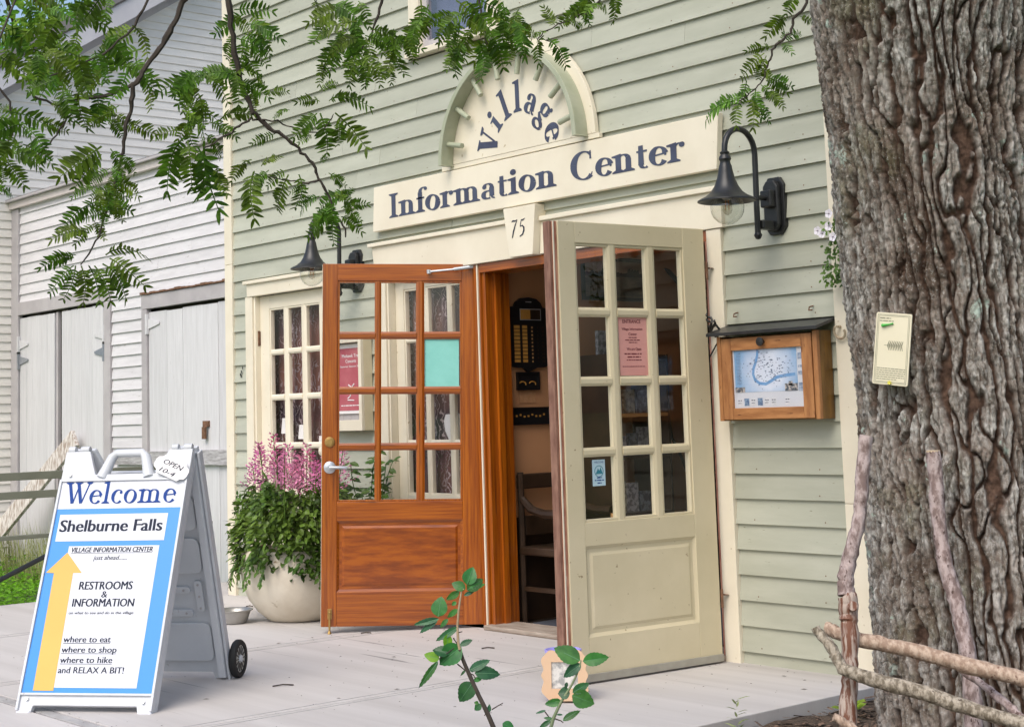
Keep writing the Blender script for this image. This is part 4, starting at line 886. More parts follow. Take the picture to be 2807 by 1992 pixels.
strap(-13.36,-1,2.10,WHITE_V); strap(-13.36,-1,1.94,mat('bluish_iron',(.16,.19,.23),(.25,.27,.3),20)); strap(-15.26,1,2.10,WHITE_V); strap(-15.26,1,1.94,mat('grey_iron',(.2,.22,.25),(.3,.31,.33),20)); strap(-12.49,1,2.14,WHITE_V)
q = MB(); q.box(-11.53,-11.44,AY-.03,AY-.008,1.22,1.27).box(-11.51,-11.46,AY-.05,AY-.03,1.12,1.22); q.build('hasp', RUST, shd, .002)
box('brace_board', BRACE, shd, -11.86,-10.98,AY-.045,AY-.012,.905,1.030,.003); box('brace_board', BRACE, shd, -13.1,-11.87,AY-.045,AY-.012,.9,1.02,.003)
# gabled barn behind, its wall faces right
brn = thing('white_barn', 'tall white clapboard barn with gabled roof behind the shed, top left', 'barn', (0,0,0))
BX = -15.46; eave_y, eave_z, sl_ = -1.2, 3.80, .655
def gclip(z):
    if z < eave_z: return [(eave_y, 6.2)]
    y = eave_y+(z-eave_z)/sl_; y2 = 12.6-y
    return [(y, 6.2)] if y < 6.1 else []
rows(brn, WHITE_B, eave_y, 6.2, -.3, 8.9, .0905, [(.58,.72,-1,3.50)], y=BX, axis='y', lip=.015, clip=gclip)
q = MB(); q.prism([(eave_y,-.4),(13.8,-.4),(13.8,eave_z),(6.3,8.70),(eave_y,eave_z)], BX-9, BX-.006, 'yz'); q.build('barn_body', SHEATH, brn)
q = MB(); n_ = Vector((0, sl_, -1)).normalized()
def rake(off0, off1, x0, x1, m, nm):
    mb = MB(); d = math.hypot(1, sl_)
    mb.prism([(eave_y-.4, eave_z-.4*sl_+off0),(6.3, eave_z+7.5*sl_+off0),(6.3, eave_z+7.5*sl_+off1),(eave_y-.4, eave_z-.4*sl_+off1)], x0, x1, 'yz'); return mb.build(nm, m, brn)
rake(-.20, -.06, BX, BX+.03, GREYT, 'frieze_board'); rake(-.055, .0, BX-.0, BX+.24, GREYT, 'soffit'); rake(-.10, .14, BX+.241, BX+.27, mat('lilac_fascia',(.56,.54,.56),(.63,.61,.63),4), 'rake_board'); rake(.141, .165, BX-9.2, BX+.285, ROOFM, 'roof')
# weathered plank leaning on the shed door
q = MB(); A = Vector((-13.79,.50,1.15)); B = Vector((-15.35,.10,-.12)); d = (B-A).normalized(); w = Vector((d.z,0,-d.x)).normalized(); nn = d.cross(w).normalized()
P = [];
for c_ in (A,B):
    for (a_, b_) in ((-.09,-.02),(.09,-.02),(.09,.02),(-.09,.02)): P.append(c_+w*a_+nn*b_)
q.add(P, [(0,1,2,3),(7,6,5,4),(0,4,5,1),(1,5,6,2),(2,6,7,3),(3,7,4,0)])
tag(q.build('leaning_plank', PLANK, None, .004), 'peeling weathered plank leaning against the shed door', 'plank')
# ------------------------------------------------------------------ handrail at the edge of the pavement
rl = thing('handrail', 'grey-green metal handrail along the left edge of the pavement', 'railing', (0,0,0))
RX = -10.99
for z0, z1 in ((.877,.935),(.742,.797)): box('rail', RAILM, rl, RX-.02, RX+.02, -5.1, -.02, z0, z1, .004)
box('rail', RAILM, rl, RX-.03, RX+.03, -5.1, .33, .452, .482, .004)
for y in (-.03, -1.95, -3.8): box('post', RAILM, rl, RX-.022, RX+.022, y-.02, y+.02, -.2, .935, .003)
q = MB(); q.tube([(RX,-1.55,.115),(RX,-1.12,.29),(RX,-.72,.452)], .018, 8); q.build('brace_pipe', BLACKM, rl)
# ================================================================== A-FRAME SIGN
af = thing('sandwich_board', 'grey plastic sandwich board on a wheel with blue Welcome poster', 'sandwich board', (-6.807,-3.081,0), .66)
LA, HB = .40, 1.234
ca_, sa_ = math.cos(LA), math.sin(LA)
def fx_(p): u, w_, v = p; return Vector((u, v*sa_ - (-w_)*-ca_ if 0 else v*sa_ + w_*ca_, v*ca_ - w_*sa_))   # p = (across, depth behind the face, up the face)
RB = .319; top_y, top_z = HB*sa_, HB*ca_
cb, sb = math.cos(RB), math.sin(RB); HR = top_z/cb
def bx_(p): u, w_, v = p; return Vector((u, top_y+.045 + (HR-v)*sb + w_*cb, v*cb + w_*sb))
def frm(xf, nm, hb, parent=af):
    mb = MB(); mb.xf = xf
    mb.prism([(0,0),(.070,0),(.078,.034),(.574,.034),(.582,0),(.652,0),(.652,hb),(.532,hb),(.480,hb-.118),(.172,hb-.118),(.125,hb),(0,hb)], .006, .034)
    return mb.build(nm, PLAS, parent, .003)
frm(fx_, 'front_panel', HB)
for (x0,x1,z0,z1) in ((.0,.012,.012,1.09),(.640,.652,.012,1.09),(.012,.640,.078,.088),(.012,.640,1.078,1.088)):
    mb = MB(); mb.xf = fx_; mb.box(x0,x1,-.006,.0058,z0,z1); mb.build('frame_lip', PLAS, af, .002)
mb = MB(); mb.xf = fx_; mb.box(.0,.010,.0342,.060,.0,HB-.01).box(.642,.652,.0342,.060,.0,HB-.01); mb.build('side_flange', PLAS, af, .002)
hd = MB(); hd.xf = fx_
hd.tube([(.205,.02,1.10),(.222,.02,1.15),(.240,.02,1.205),(.262,.02,1.225),(.390,.02,1.225),(.412,.02,1.205),(.430,.02,1.15),(.447,.02,1.10)], [.030,.026,.023,.020,.020,.023,.026,.030], 12); hd.build('handle', PLAS, af)
for u0, u1 in ((.012,.045),(.075,.118),(.545,.575),(.605,.645)):
    mb = MB(); mb.tube([(u0,top_y+.02,top_z+.004),(u1,top_y+.02,top_z+.004)], .017, 10); mb.build('hinge_knuckle', PLAS, af)
mb = MB(); mb.xf = fx_; mb.box(.0125,.6395,.003,.0055,.0885,1.0775); mb.build('poster_sheet', WHITEP, af)
def pr_(m, nm, *rects, w_=.0025):
    mb = MB(); mb.xf = fx_
    for (x0,x1,z0,z1) in rects: mb.add([(x0,w_,z0),(x1,w_,z0),(x1,w_,z1),(x0,w_,z1)], [(0,1,2,3)])
    return mb.build(nm, m, af)
pr_(BLUEP, 'blue_field', (.013,.639,.089,.944)); pr_(WHITEP, 'white_box', (.034,.580,.786,.916), w_=.0016); pr_(WHITEP, 'white_box', (.110,.562,.112,.762), w_=.0016)
aw = MB(); aw.xf = fx_; aw.add([(.066,.0008,.098),(.166,.0008,.098),(.156,.0008,.634),(.200,.0008,.634),(.108,.0008,.732),(.018,.0008,.637),(.059,.0008,.634)], [(0,1,2,3,4,5,6)]); aw.build('arrow', YELP, af)
serif('Welcome', .036, .606, .968, .108, .0012, BLUETXT, af, .125, .045, xf=fx_)
for tx, x0, x1, z, c, wt, shr, un in (('Shelburne Falls',.046,.560,.832,.058,.020,.0,0),('VILLAGE INFORMATION CENTER',.127,.533,.732,.024,.022,.15,1),('just ahead......',.244,.411,.695,.022,.010,.15,0),
      ('RESTROOMS',.200,.462,.556,.038,.022,.0,0),('&',.317,.346,.519,.030,.01,0,0),('INFORMATION',.181,.483,.477,.037,.022,0,0),('on what to see and do in the village',.171,.489,.442,.013,.014,.15,0),
      ('where to eat',.170,.401,.314,.028,.015,0,1),('where to shop',.170,.437,.268,.028,.015,0,1),('where to hike',.172,.425,.222,.028,.015,0,1),('and RELAX A BIT!',.172,.488,.176,.028,.015,0,0)):
    sans(tx, x0, x1, z, c, .0010, GREYTXT, af, weight=wt, shear=shr, xf=fx_, under=bool(un))
for u, v in ((.046,.062),(.604,.052),(.046,1.112)):
    mb = MB(); mb.xf = fx_; mb.tube([(u,.007,v),(u,-.004,v)], .008, 10); mb.build('screw', STEEL, af)
for (u0,u1) in ((.004,.066),(.586,.648)): mb = MB(); mb.xf = fx_; mb.box(u0,u1,.002,.038,-.004,.012); mb.build('foot_pad', WHITEP, af, .002)
# rear leaf
frm(bx_, 'rear_panel', HR)
def rb(m, nm, x0, x1, v0, v1, w0, w1, r=.003): mb = MB(); mb.xf = bx_; mb.box(x0,x1,w0,w1,v0,v1); return mb.build(nm, m, af, r)
rb(PLAS, 'side_flange', .0,.030,.02,HR-.02,-.030,.0055); rb(PLAS, 'side_flange', .615,.652,.02,HR-.02,-.030,.0055); rb(PLAS, 'side_flange', .655,.668,.0,HR-.02,-.012,.034)
for (v0, v1) in ((.10,.30),(.56,.74),(.78,.96)):
    mb = MB(); mb.xf = bx_
    def rr(x0,x1,z0,z1,r,k=5):
        pts = []
        for cx_, cz_, a0 in ((x1-r,z0+r,-90),(x1-r,z1-r,0),(x0+r,z1-r,90),(x0+r,z0+r,180)):
            for i in range(k): a = math.radians(a0+90*i/(k-1)); pts.append((cx_+r*math.cos(a), cz_+r*math.sin(a)))
        return pts
    mb.prism(rr(.06,.60,v0,v1,.035), -.012, .0055); mb.build('moulded_rib', PLAS, af, .004)
for (x0,x1,v0,v1) in ((.30,.52,.335,.370),(.30,.52,.455,.490),(.545,.585,.36,.52)):
    mb = MB(); mb.xf = bx_; mb.prism(rr(x0,x1,v0,v1,.016), -.010, .0055); mb.build('moulded_slot', PLAS, af, .003)
    for k in range(3): 
        mb = MB(); mb.xf = bx_; uc = x0+(x1-x0)*(.15+.35*k) if x1-x0 > .1 else (x0+x1)/2; vc = (v0+v1)/2 if x1-x0 > .1 else v0+(v1-v0)*(.12+.38*k)
        mb.tube([(uc,-.009,vc),(uc,-.0125,vc)], .006, 8); mb.build('rivet', GREYT, af)
mb = MB(); mb.xf = bx_; mb.tube([(.655,.010,.095),(.700,.010,.095)], .012, 10); mb.build('axle', STEEL, af)
whl = MB(); whl.tube([(.676,.06,.095),(.680,.06,.095),(.706,.06,.095),(.710,.06,.095)], [.080,.090,.090,.080], 28)
E_ = bx_((0,.035,.105)); 
def wheel_part(prof, nm, m):
    mb = MB(); mb.lathe(prof, (0,0,0), 30); mb.v = [Vector((.672+p.z, p.x+E_.y+.04, p.y+.092)) for p in mb.v]; return mb.build(nm, m, af)
tyre = wheel_part([(.068,.0),(.086,.0),(.092,.008),(.092,.026),(.086,.034),(.068,.034),(.066,.028),(.066,.006),(.068,.0)], 'tyre', RUBBER); tyre.data.polygons
wheel_part([(.001,.008),(.066,.008),(.066,.026),(.001,.026)], 'rim', mat('cream_wheel_hub',(.55,.53,.48),(.62,.6,.55),9)); 
sp_ = MB()
for k in range(14):
    a = 2*math.pi*k/14; sp_.tube([(.7005,E_.y+.04+.024*math.cos(a),.092+.024*math.sin(a)),(.7005,E_.y+.04+.060*math.cos(a),.092+.060*math.sin(a))], .0035, 5)
sp_.build('spoke_slots', mat('slot_shadow',(.10,.09,.08),None), af); wheel_part([(.001,.026),(.018,.026),(.016,.036),(.001,.038)], 'hub_cap', PLAS)
# small OPEN tag hung on the corner
tg = thing('open_tag', 'white notched card reading OPEN 10-4 hung on the sandwich board corner', 'tag', (-6.807,-3.081,0), .66)
def tx_(p):
    a = math.radians(-24); u, w_, v = p; uu = .568+u*math.cos(a)-v*math.sin(a); vv = 1.132+u*math.sin(a)+v*math.cos(a); return fx_((uu, w_-.016, vv))
mb = MB(); mb.xf = tx_; ol = []
for sx_, sz_ in ((1,1),(-1,1),(-1,-1),(1,-1)):
    c_ = [(.095,.012),(.088,.026),(.070,.034),(.060,.048)]; c_ = c_ if sx_*sz_ > 0 else c_[::-1]; ol += [(x*sx_, z*sz_) for x, z in c_]
mb.prism(ol, 0, .004); mb.build('card', PAPERW, tg, .001)
sans('OPEN', -.052, .058, .004, .024, -.0008, GREYTXT, tg, weight=.006, shear=.25, xf=tx_); sans('10-4', -.052, .036, -.036, .022, -.0008, GREYTXT, tg, weight=.006, shear=.25, xf=tx_)

# ================================================================== THE LOCUST TREE
NR = np.random.RandomState(3)
def vnoise(x, y, seed=0):
    T = np.random.RandomState(seed).rand(256, 256)
    xi = np.floor(x).astype(int); yi = np.floor(y).astype(int); fx = x-xi; fy = y-yi; fx = fx*fx*(3-2*fx); fy = fy*fy*(3-2*fy)
    g = lambda a, b: T[a % 256, b % 256]
    return (g(xi,yi)*(1-fx)+g(xi+1,yi)*fx)*(1-fy)+(g(xi,yi+1)*(1-fx)+g(xi+1,yi+1)*fx)*fy
def fbm(x, y, seed=0, o=4):
    s_ = 0; a = .5
    for k in range(o): s_ = s_+a*vnoise(x*2**k, y*2**k, seed+k); a *= .5
    return s_
def cells(x, y, seed=0):
    R_ = np.random.RandomState(seed); JX = R_.rand(256,256); JY = R_.rand(256,256)
    xi = np.floor(x).astype(int); yi = np.floor(y).astype(int); f1 = np.full(x.shape, 9.); f2 = np.full(x.shape, 9.); idv = np.zeros(x.shape)
    for i in (-1,0,1):
        for j in (-1,0,1):
            a = xi+i; b = yi+j; d = np.hypot(a+.1+.8*JX[a%256,b%256]-x, b+.1+.8*JY[a%256,b%256]-y)
            n1 = d < f1; f2 = np.where(n1, f1, np.minimum(f2, d)); idv = np.where(n1, JX[(a+7)%256,b%256], idv); f1 = np.where(n1, d, f1)
    return f2-f1, idv
tree = thing('locust_tree', 'large locust tree with deeply furrowed grey-brown trunk, branches hanging over the facade', 'tree', (-3.25,-1.0,-.2))
tree.location = (0,0,0)
ZL = [-.35, .106, .681, 1.171, 1.674, 2.261, 2.754, 3.3, 4.2, 5.6]
LX = [-3.50, -3.512, -3.545, -3.572, -3.598, -3.580, -3.545, -3.50, -3.42, -3.3]
LY = [-1.27, -1.268, -1.215, -1.195, -1.215, -1.285, -1.385, -1.46, -1.5, -1.5]
RD = [.50, .455, .43, .42, .415, .42, .44, .45, .42, .36]
NZ, NT = 900, 680
zz = np.linspace(-.35, 4.6, NZ)[:,None]; th = np.linspace(0, 2*np.pi, NT, endpoint=False)[None,:]
rad = np.interp(zz[:,0], ZL, RD)[:,None]; lx = np.interp(zz[:,0], ZL, LX)[:,None]; ly = np.interp(zz[:,0], ZL, LY)[:,None]
vx, vy = lx-0, ly+6; vn = np.hypot(vx, vy); rx_, ry_ = vy/vn, -vx/vn            # to the right of the sight line
axx, axy = lx+rx_*rad, ly+ry_*rad
tha = (th-2.14) % (2*np.pi)                                                   # seam turned away from the street
sarc = tha*.42
wx = sarc+.022*(fbm(sarc*5, zz*1.6, 11)-.5)*2+.016*(fbm(sarc*18, zz*13, 21)-.5)*2
d1, id1 = cells(wx/.050, zz/.42+4*vnoise(wx/.050*.9, zz*0, 5)+.35*fbm(wx*14, zz*6, 2), 1)
d2, id2 = cells(wx/.021+.4*fbm(wx*40, zz*12, 8), zz/.085+fbm(wx*20, zz*6, 9), 2)
def furrow(per, warp, sd, lo, hi, zf):
    ph = wx/per + warp*(fbm(sarc*7, zz*zf, sd, 3)-.5)*2 + .35*(fbm(sarc*26, zz*12, sd+9, 3)-.5)
    u = np.abs(ph-np.floor(ph)-.5)*2; idx = np.floor(ph)
    w_ = .10*(vnoise(idx*3.7+.5, zz*7, sd+3)-.5)
    k = np.clip((u+w_-lo)/(hi-lo), 0, 1); return 1-k*k*(3-2*k)
rA = furrow(.056, 1.5, 131, .66, .86, 2.4); rB = furrow(.081, 1.7, 151, .78, .92, 3.0); rC = furrow(.034, 1.3, 171, .78, .95, 4.0)
cross = np.clip((d1-.02)/.05, 0, 1)
ridge = np.minimum(rA, rB)*(.75+.25*rC)*(.8+.2*cross)
sub = np.clip((d2-.04)/.20, 0, 1)
disp = -.034*(1-ridge) + (.003+.007*id1)*ridge - .004*(1-sub)*ridge + .016*(fbm(wx*75, zz*60, 31)-.45) + .020*(fbm(sarc*3.2, zz*1.3, 41)-.5) - .006*np.abs(np.sin(wx*260+3*fbm(wx*30,zz*9,51)))*ridge
# butt flare buttresses, and the swollen lip round an old branch scar high on the right
kd = atD(2262, 175, 6.12); ka = math.atan2(kd.y-float(np.interp(kd.z, zz[:,0], axy[:,0])), kd.x-float(np.interp(kd.z, zz[:,0], axx[:,0])))
da = (th-ka+np.pi) % (2*np.pi)-np.pi; q_ = np.sqrt((da*.43/.085)**2+((zz-kd.z)/.17)**2)
t1 = fbm(wx*34, zz*8, 61, 5); t2 = fbm(wx*80+5, zz*26, 71, 4)
disp = disp + (.012*(np.floor(t1*9)/9-.45) + .009*(np.floor(t2*6)/6-.45))*ridge
disp = disp - .085*np.exp(-(q_/.62)**4) + .045*np.exp(-((q_-1.15)/.38)**2)
R_ = rad+disp
X_ = axx+R_*np.cos(th); Y_ = axy+R_*np.sin(th); Z_ = zz+0*th
vs = np.stack([X_, Y_, Z_], -1).reshape(-1, 3)
i_, j_ = np.meshgrid(np.arange(NZ-1), np.arange(NT), indexing='ij'); a_ = i_*NT+j_; b_ = i_*NT+(j_+1)%NT
fs = np.stack([a_, b_, b_+NT, a_+NT], -1).reshape(-1, 4)
me = bpy.data.meshes.new('trunk'); me.vertices.add(len(vs)); me.vertices.foreach_set('co', vs.ravel())
me.loops.add(len(fs)*4); me.loops.foreach_set('vertex_index', fs.ravel().astype(np.int32)); me.polygons.add(len(fs))
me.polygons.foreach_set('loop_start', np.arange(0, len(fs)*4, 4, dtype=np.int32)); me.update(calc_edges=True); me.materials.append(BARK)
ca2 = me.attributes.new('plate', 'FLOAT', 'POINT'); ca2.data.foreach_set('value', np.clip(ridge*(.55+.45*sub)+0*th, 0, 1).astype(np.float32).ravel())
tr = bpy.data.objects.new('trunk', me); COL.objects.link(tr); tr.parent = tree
cap_ = Vector((float(axx[-1,0]), float(axy[-1,0]), 4.6))
# big limbs above the frame
def limb(pts, r0, r1, nm='limb', m=BARK, n=10):
    k = len(pts); mb = MB(); mb.tube(pts, [r0+(r1-r0)*i/(k-1) for i in range(k)], n); return mb.build(nm, m, tree)
limb([cap_+Vector((0,0,-.5)), cap_+Vector((.05,.05,.6)), cap_+Vector((.3,.2,2.4)), cap_+Vector((.5,.2,5))], .40, .14, n=16)
LIMB = [cap_+Vector((0,0,-.2)), Vector((-3.4,-1.9,4.75)), Vector((-4.0,-2.7,4.95)), Vector((-4.9,-3.1,5.0)), Vector((-6.0,-3.2,5.0))]
limb(LIMB, .16, .045)
# compound leaf: a rachis with pairs of leaflets, length 1 along +x, hanging towards -z
def compound(seed, npair, droop, gap=0):
    r = random.Random(seed); mb = MB(); pts = []
    for i in range(9): t = i/8; pts.append((t*(1-.10*droop*t), .02*math.sin(t*3+seed), -droop*.42*t*t+.10*math.sin(t*math.pi)))
    def P(t): 
        x = t*8; i = min(7, int(x)); f = x-i; a = Vector(pts[i]); b = Vector(pts[i+1]); return a.lerp(b, f), (b-a).normalized()
    mb.tube(pts, [.024,.022,.020,.018,.016,.014,.012,.010,.008], 3, False)
    for k in range(npair):
        t = .14+.84*k/(npair-1)
        for sd in (1,-1):
            if r.random() < gap: continue
            p, d = P(min(t+r.uniform(-.012,.012), 1)); ang = math.radians(r.uniform(60,72) if k < npair-1 else 30)
            side = Vector((0,0,1)).cross(d); 
            if side.length < .1: side = Vector((0,1,0))
            side.normalize(); nrm = d.cross(side).normalized()
            v = (d*math.cos(ang)+side*sd*math.sin(ang)+nrm*r.uniform(-.28,.12)).normalized()
            L_ = (.29 if 2 < k < npair-3 else .22)*r.uniform(.85,1.12); w_ = L_*.155; s2 = v.cross(nrm).normalized()
            q = p+v*.004; sag = Vector((0,0,-1))*L_*.10
            mb.add([q, q+v*L_*.10+s2*w_*.75, q+v*L_*.45+s2*w_, q+v*L_*.80+s2*w_*.6+sag*.5, q+v*L_+sag, q+v*L_*.80-s2*w_*.6+sag*.5, q+v*L_*.45-s2*w_, q+v*L_*.10-s2*w_*.75, q+v*L_*.5+sag*.2-nrm*w_*.25],
                   [(0,1,8,7),(1,2,8),(2,3,8),(3,4,5,8),(5,6,8),(6,7,8)])
    tip = Vector(pts[8]); ang_ = math.atan2(tip.z, tip.x); Rm = Matrix.Rotation(ang_, 3, 'Y'); l_ = math.hypot(tip.x, tip.z); mb.v = [(Rm @ v)/l_ for v in mb.v]
    mb.smooth = False; me = mb.mesh('leaf'); return me
LEAFM = []
for k in range(10):
    me = compound(k, (10,11,12,9,11,12,10,11,9,12)[k], (.5,.9,1.3,.3,1.1,.7,1.6,.2,.8,1.0)[k], .03); me.materials.append(LOCUST); LEAFM.append(me)
LEAFY = compound(77, 10, .8); LEAFY.materials.append(LOCUSTY)
lr = random.Random(21); nleaf = 0
def leaf(b, t, dist=5.0, dd=None, me=None):
    """one compound leaf from photo point b to photo point t (2288 px wide), hung dist metres away"""
    global nleaf
    A = atD(b[0], b[1], dist); dd = lr.uniform(-.05,.05) if dd is None else dd; B = atD(t[0], t[1], dist+dd)
    d = B-A; L_ = d.length; d.normalize(); me_ = me or lr.choice(LEAFM)
    up = Vector((0,0,1)) if abs(d.z) < .8 else (CAM-A).normalized().cross(d)*lr.choice((1,-1))+Vector((lr.uniform(-.3,.3),lr.uniform(-.3,.3),.3))
    view = (CAM-A).normalized(); up = (up*.35+view*lr.uniform(.5,1.1)*lr.choice((1,1,-1))+Vector((lr.uniform(-.25,.25),lr.uniform(-.25,.25),lr.uniform(-.25,.25)))).normalized()
    y = up.cross(d).normalized(); z = d.cross(y).normalized()
    o = bpy.data.objects.new('leaf', me_); COL.objects.link(o); o.parent = tree
    M = Matrix((d, y, z)).transposed().to_4x4()
    e = Vector(me_.vertices[0].co)*0
    o.matrix_world = Matrix.Translation(A) @ M @ Matrix.Diagonal((L_*1.02, L_*1.02, L_*1.02, 1)); nleaf += 1
def twig(ptsD, dist, r0, r1, hang=False, nm='branch'):
    pts = [atD(p[0], p[1], (p[2] if len(p) > 2 else dist)) for p in ptsD]
    if hang:
        top = pts[0]; tgt = min((LIMB[k]+(LIMB[k+1]-LIMB[k])*f/4 for k in range(4) for f in range(5)), key=lambda v: (v-top).length)
        pts = [tgt, tgt.lerp(top, .5)+Vector((0,0,.12))]+pts; 
    k = len(pts); P2 = []; R2 = []
    for i in range(k-1):
        for f in range(4): P2.append(pts[i].lerp(pts[i+1], f/4)+Vector((lr.uniform(-1,1),lr.uniform(-1,1),lr.uniform(-1,1)))*.004); R2.append((r0+(r1-r0)*(i+f/4)/(k-1))*.78*lr.uniform(.85,1.25))
    P2.append(pts[-1]); R2.append(r1*.7); mb = MB(); mb.tube(P2, R2, 6); return mb.build(nm, TWIG, tree)
twig([(510,-30),(515,60),(530,140),(545,210),(565,250),(600,285),(640,310),(675,340),(700,365),(712,400),(735,440),(750,480),(768,505),(772,530)], 4.9, .013, .003, True)
twig([(420,-30),(408,5),(385,60),(355,110),(320,160),(300,190),(292,240),(280,290),(275,340),(265,380),(248,440),(230,490),(215,540),(180,592)], 5.0, .015, .003, True)
twig([(302,188),(240,215),(180,218),(130,235),(75,215)], 5.0, .009, .004)
twig([(165,232),(140,280),(110,320),(85,345)], 5.0, .005, .003)
twig([(565,265),(540,278),(510,300),(480,318),(455,330)], 4.9, .005, .003)
twig([(563,268),(620,270),(665,290),(720,300),(745,255)], 4.9, .004, .002)
twig([(712,402),(680,410),(640,400),(600,395)], 4.9, .004, .002)
twig([(340,-20),(300,60),(230,120),(150,160),(60,180)], 5.3, .008, .003, True)
twig([(860,-30),(850,20),(830,80),(800,120)], 5.1, .008, .003, True); twig([(1080,-30),(1070,10),(1080,60),(1090,100)], 4.9, .007, .003, True)
twig([(1400,-30),(1345,0),(1317,28),(1270,45),(1223,66),(1200,90)], 4.9, .005, .002, True); twig([(700,-30),(706,10)], 5, .003, .002, True)
twig([(1815,-40),(1800,10),(1776,45),(1768,68),(1745,90),(1726,112),(1716,150),(1700,185),(1684,205),(1650,228)], 4.7, .007, .002, True)
twig([(-30,160),(20,230),(30,290),(10,340)], 4.8, .006, .003, True)
LV = """165,577,90,598 165,594,112,654 169,594,141,668 183,594,184,675 200,594,220,672 211,594,246,672 228,591,281,668 246,577,323,640 236,570,325,573 170,570,118,585
211,505,232,531 211,453,292,471 246,404,309,439 267,344,299,386 228,330,133,393 225,345,170,420 218,453,141,506 211,492,232,534 197,520,116,537 210,500,170,545
414,309,372,429 418,316,429,418 457,316,488,467 440,330,443,439 485,369,506,432 457,299,492,348 467,274,527,306 404,292,344,306 492,267,569,260 439,169,520,183
88,267,148,292 53,281,102,348 18,341,91,365 7,351,53,415 43,257,4,242 141,197,165,270 176,197,197,285 218,197,225,278 116,225,155,270 81,116,88,179
524,21,608,28 515,35,555,75 552,56,628,88 545,74,601,123 520,75,508,130 535,175,490,160 530,172,440,172 591,213,640,205 545,120,575,165 550,150,520,200
742,218,826,242 749,253,816,330 717,253,728,341 707,253,658,309 755,267,756,323 647,246,615,262 714,204,752,186 714,228,665,228 735,225,790,215
570,383,566,488 644,390,622,467 668,390,658,464 563,358,517,404 584,372,626,351 735,386,770,415 715,365,731,350 714,439,672,474 763,464,819,457 767,467,805,492
760,450,788,422 749,464,714,492 615,299,566,320 696,302,670,318 700,440,665,455 690,420,650,430 745,470,700,500 742,440,780,435 640,380,600,415 600,380,570,425
756,84,717,165 760,70,752,130 798,123,781,190 805,123,816,193 844,133,851,190 866,151,875,186 886,88,904,165 911,70,925,137 728,140,714,190 703,0,710,53 735,30,700,95 880,110,860,170
1027,99,998,155 1040,90,1017,165 1069,90,1073,178 1100,80,1109,139 1130,80,1138,139 1145,57,1193,77 1216,80,1203,142 1223,86,1265,145 1151,50,1151,106 1055,60,1040,130 1085,60,1125,150 1165,60,1175,120
1362,-20,1371,48 1308,6,1268,48 1290,20,1250,60 1330,10,1355,25 1275,50,1300,62 1225,70,1190,85 1240,55,1215,20
1788,-25,1757,30 1754,36,1710,82 1788,36,1812,52 1748,60,1745,90 1748,90,1786,76 1748,100,1770,118 1724,108,1670,114 1708,120,1658,173 1712,125,1696,175 1710,170,1768,195
1712,181,1758,207 1684,199,1644,221 1668,181,1648,237 1688,221,1718,271 1718,205,1748,239 1676,223,1682,287 1650,232,1646,281 1700,190,1735,225 1690,200,1700,262 1700,150,1720,178"""
for r_ in LV.split():
    a, b, c_, d = map(float, r_.split(',')); left = a < 480
    leaf((a,b), (c_,d), 5.0 if left else (4.7 if a > 1600 else 4.9))
leaf((1642,224), (1578,272), 4.7, me=LEAFY); leaf((1660,215), (1600,240), 4.7, me=LEAFY); leaf((560,30),(600,105),4.95,me=LEAFY)
def fill(n, box_, dist, ln=(70,105), bias=90, spread=75, ysc=1):
    for _ in range(n):
        x = lr.uniform(box_[0], box_[2]); y = lr.uniform(box_[1], box_[3]); a = math.radians(bias+lr.uniform(-spread, spread)); l = lr.uniform(*ln)
        leaf((x,y), (x+l*math.cos(a), y+l*math.sin(a)), dist+lr.uniform(-.35,.35), me=LEAFY if lr.random() < (.35 if x < 330 and y < 150 else .07) else None)  # more of the bright leaves top left, painted as lit patches
fill(38, (-20,-20,330,140), 5.3); fill(14, (60,110,330,190), 5.1, (60,90)); fill(14, (370,150,480,270), 5.0, (60,90)); fill(9, (-20,230,70,330), 4.8, (70,100)); fill(7, (180,200,300,280), 5.0, (50,75)); 
fill(6, (-15,340,10,440), 4.8, (40,70)); fill(15, (735,0,900,100), 5.1, (60,90)); fill(9, (780,60,880,130), 5.0, (50,70)); fill(17, (1010,-10,1160,60), 4.9, (60,90)); fill(5, (930,0,1000,40), 5.0, (50,80)); fill(6,(1240,-20,1340,10),4.9,(40,60)); fill(10,(200,400,260,520),5.0,(40,60)); fill(8,(730,420,775,510),4.9,(50,80)); fill(8,(520,0,560,200),4.95,(55,90)); fill(8,(225,330,275,420),5.0,(40,65))
# ------------------------------------------------------------------ name plate nailed to the trunk
def onTrunk(px_, py_):
    for k in range(400):
        p = at(px_, py_, 5.6+k*.004); ax = np.interp(p.z, zz[:,0], axx[:,0]); ay = np.interp(p.z, zz[:,0], axy[:,0]); r_ = np.interp(p.z, zz[:,0], rad[:,0])
        if math.hypot(p.x-ax, p.y-ay) < r_+.012: return p
    return p
pc_ = onTrunk(2456, 957); vd = (CAM-pc_); vd.z = 0; vd.normalize()
ax_ = Vector((float(np.interp(pc_.z, zz[:,0], axx[:,0])), float(np.interp(pc_.z, zz[:,0], axy[:,0])), pc_.z)); nn = (pc_-ax_).normalized()*.6+vd*.4; nn.z = 0; nn.normalize()
pl = thing('tree_plaque', 'cream card with leaf drawing and green clip fixed to the tree trunk', 'plaque', pc_+nn*.03, math.atan2(nn.x, -nn.y))
pl.rotation_euler = (0, math.radians(7.5), math.atan2(nn.x, -nn.y))
kw = 6.0/4257; hw, hh = 46*kw, 89*kw
def rrp(x0,x1,z0,z1,r,k=4):
    pts = []
    for cx_, cz_, a0 in ((x1-r,z0+r,-90),(x1-r,z1-r,0),(x0+r,z1-r,90),(x0+r,z0+r,180)):
        for i in range(k): a = math.radians(a0+90*i/(k-1)); pts.append((cx_+r*math.cos(a), cz_+r*math.sin(a)))
    return pts
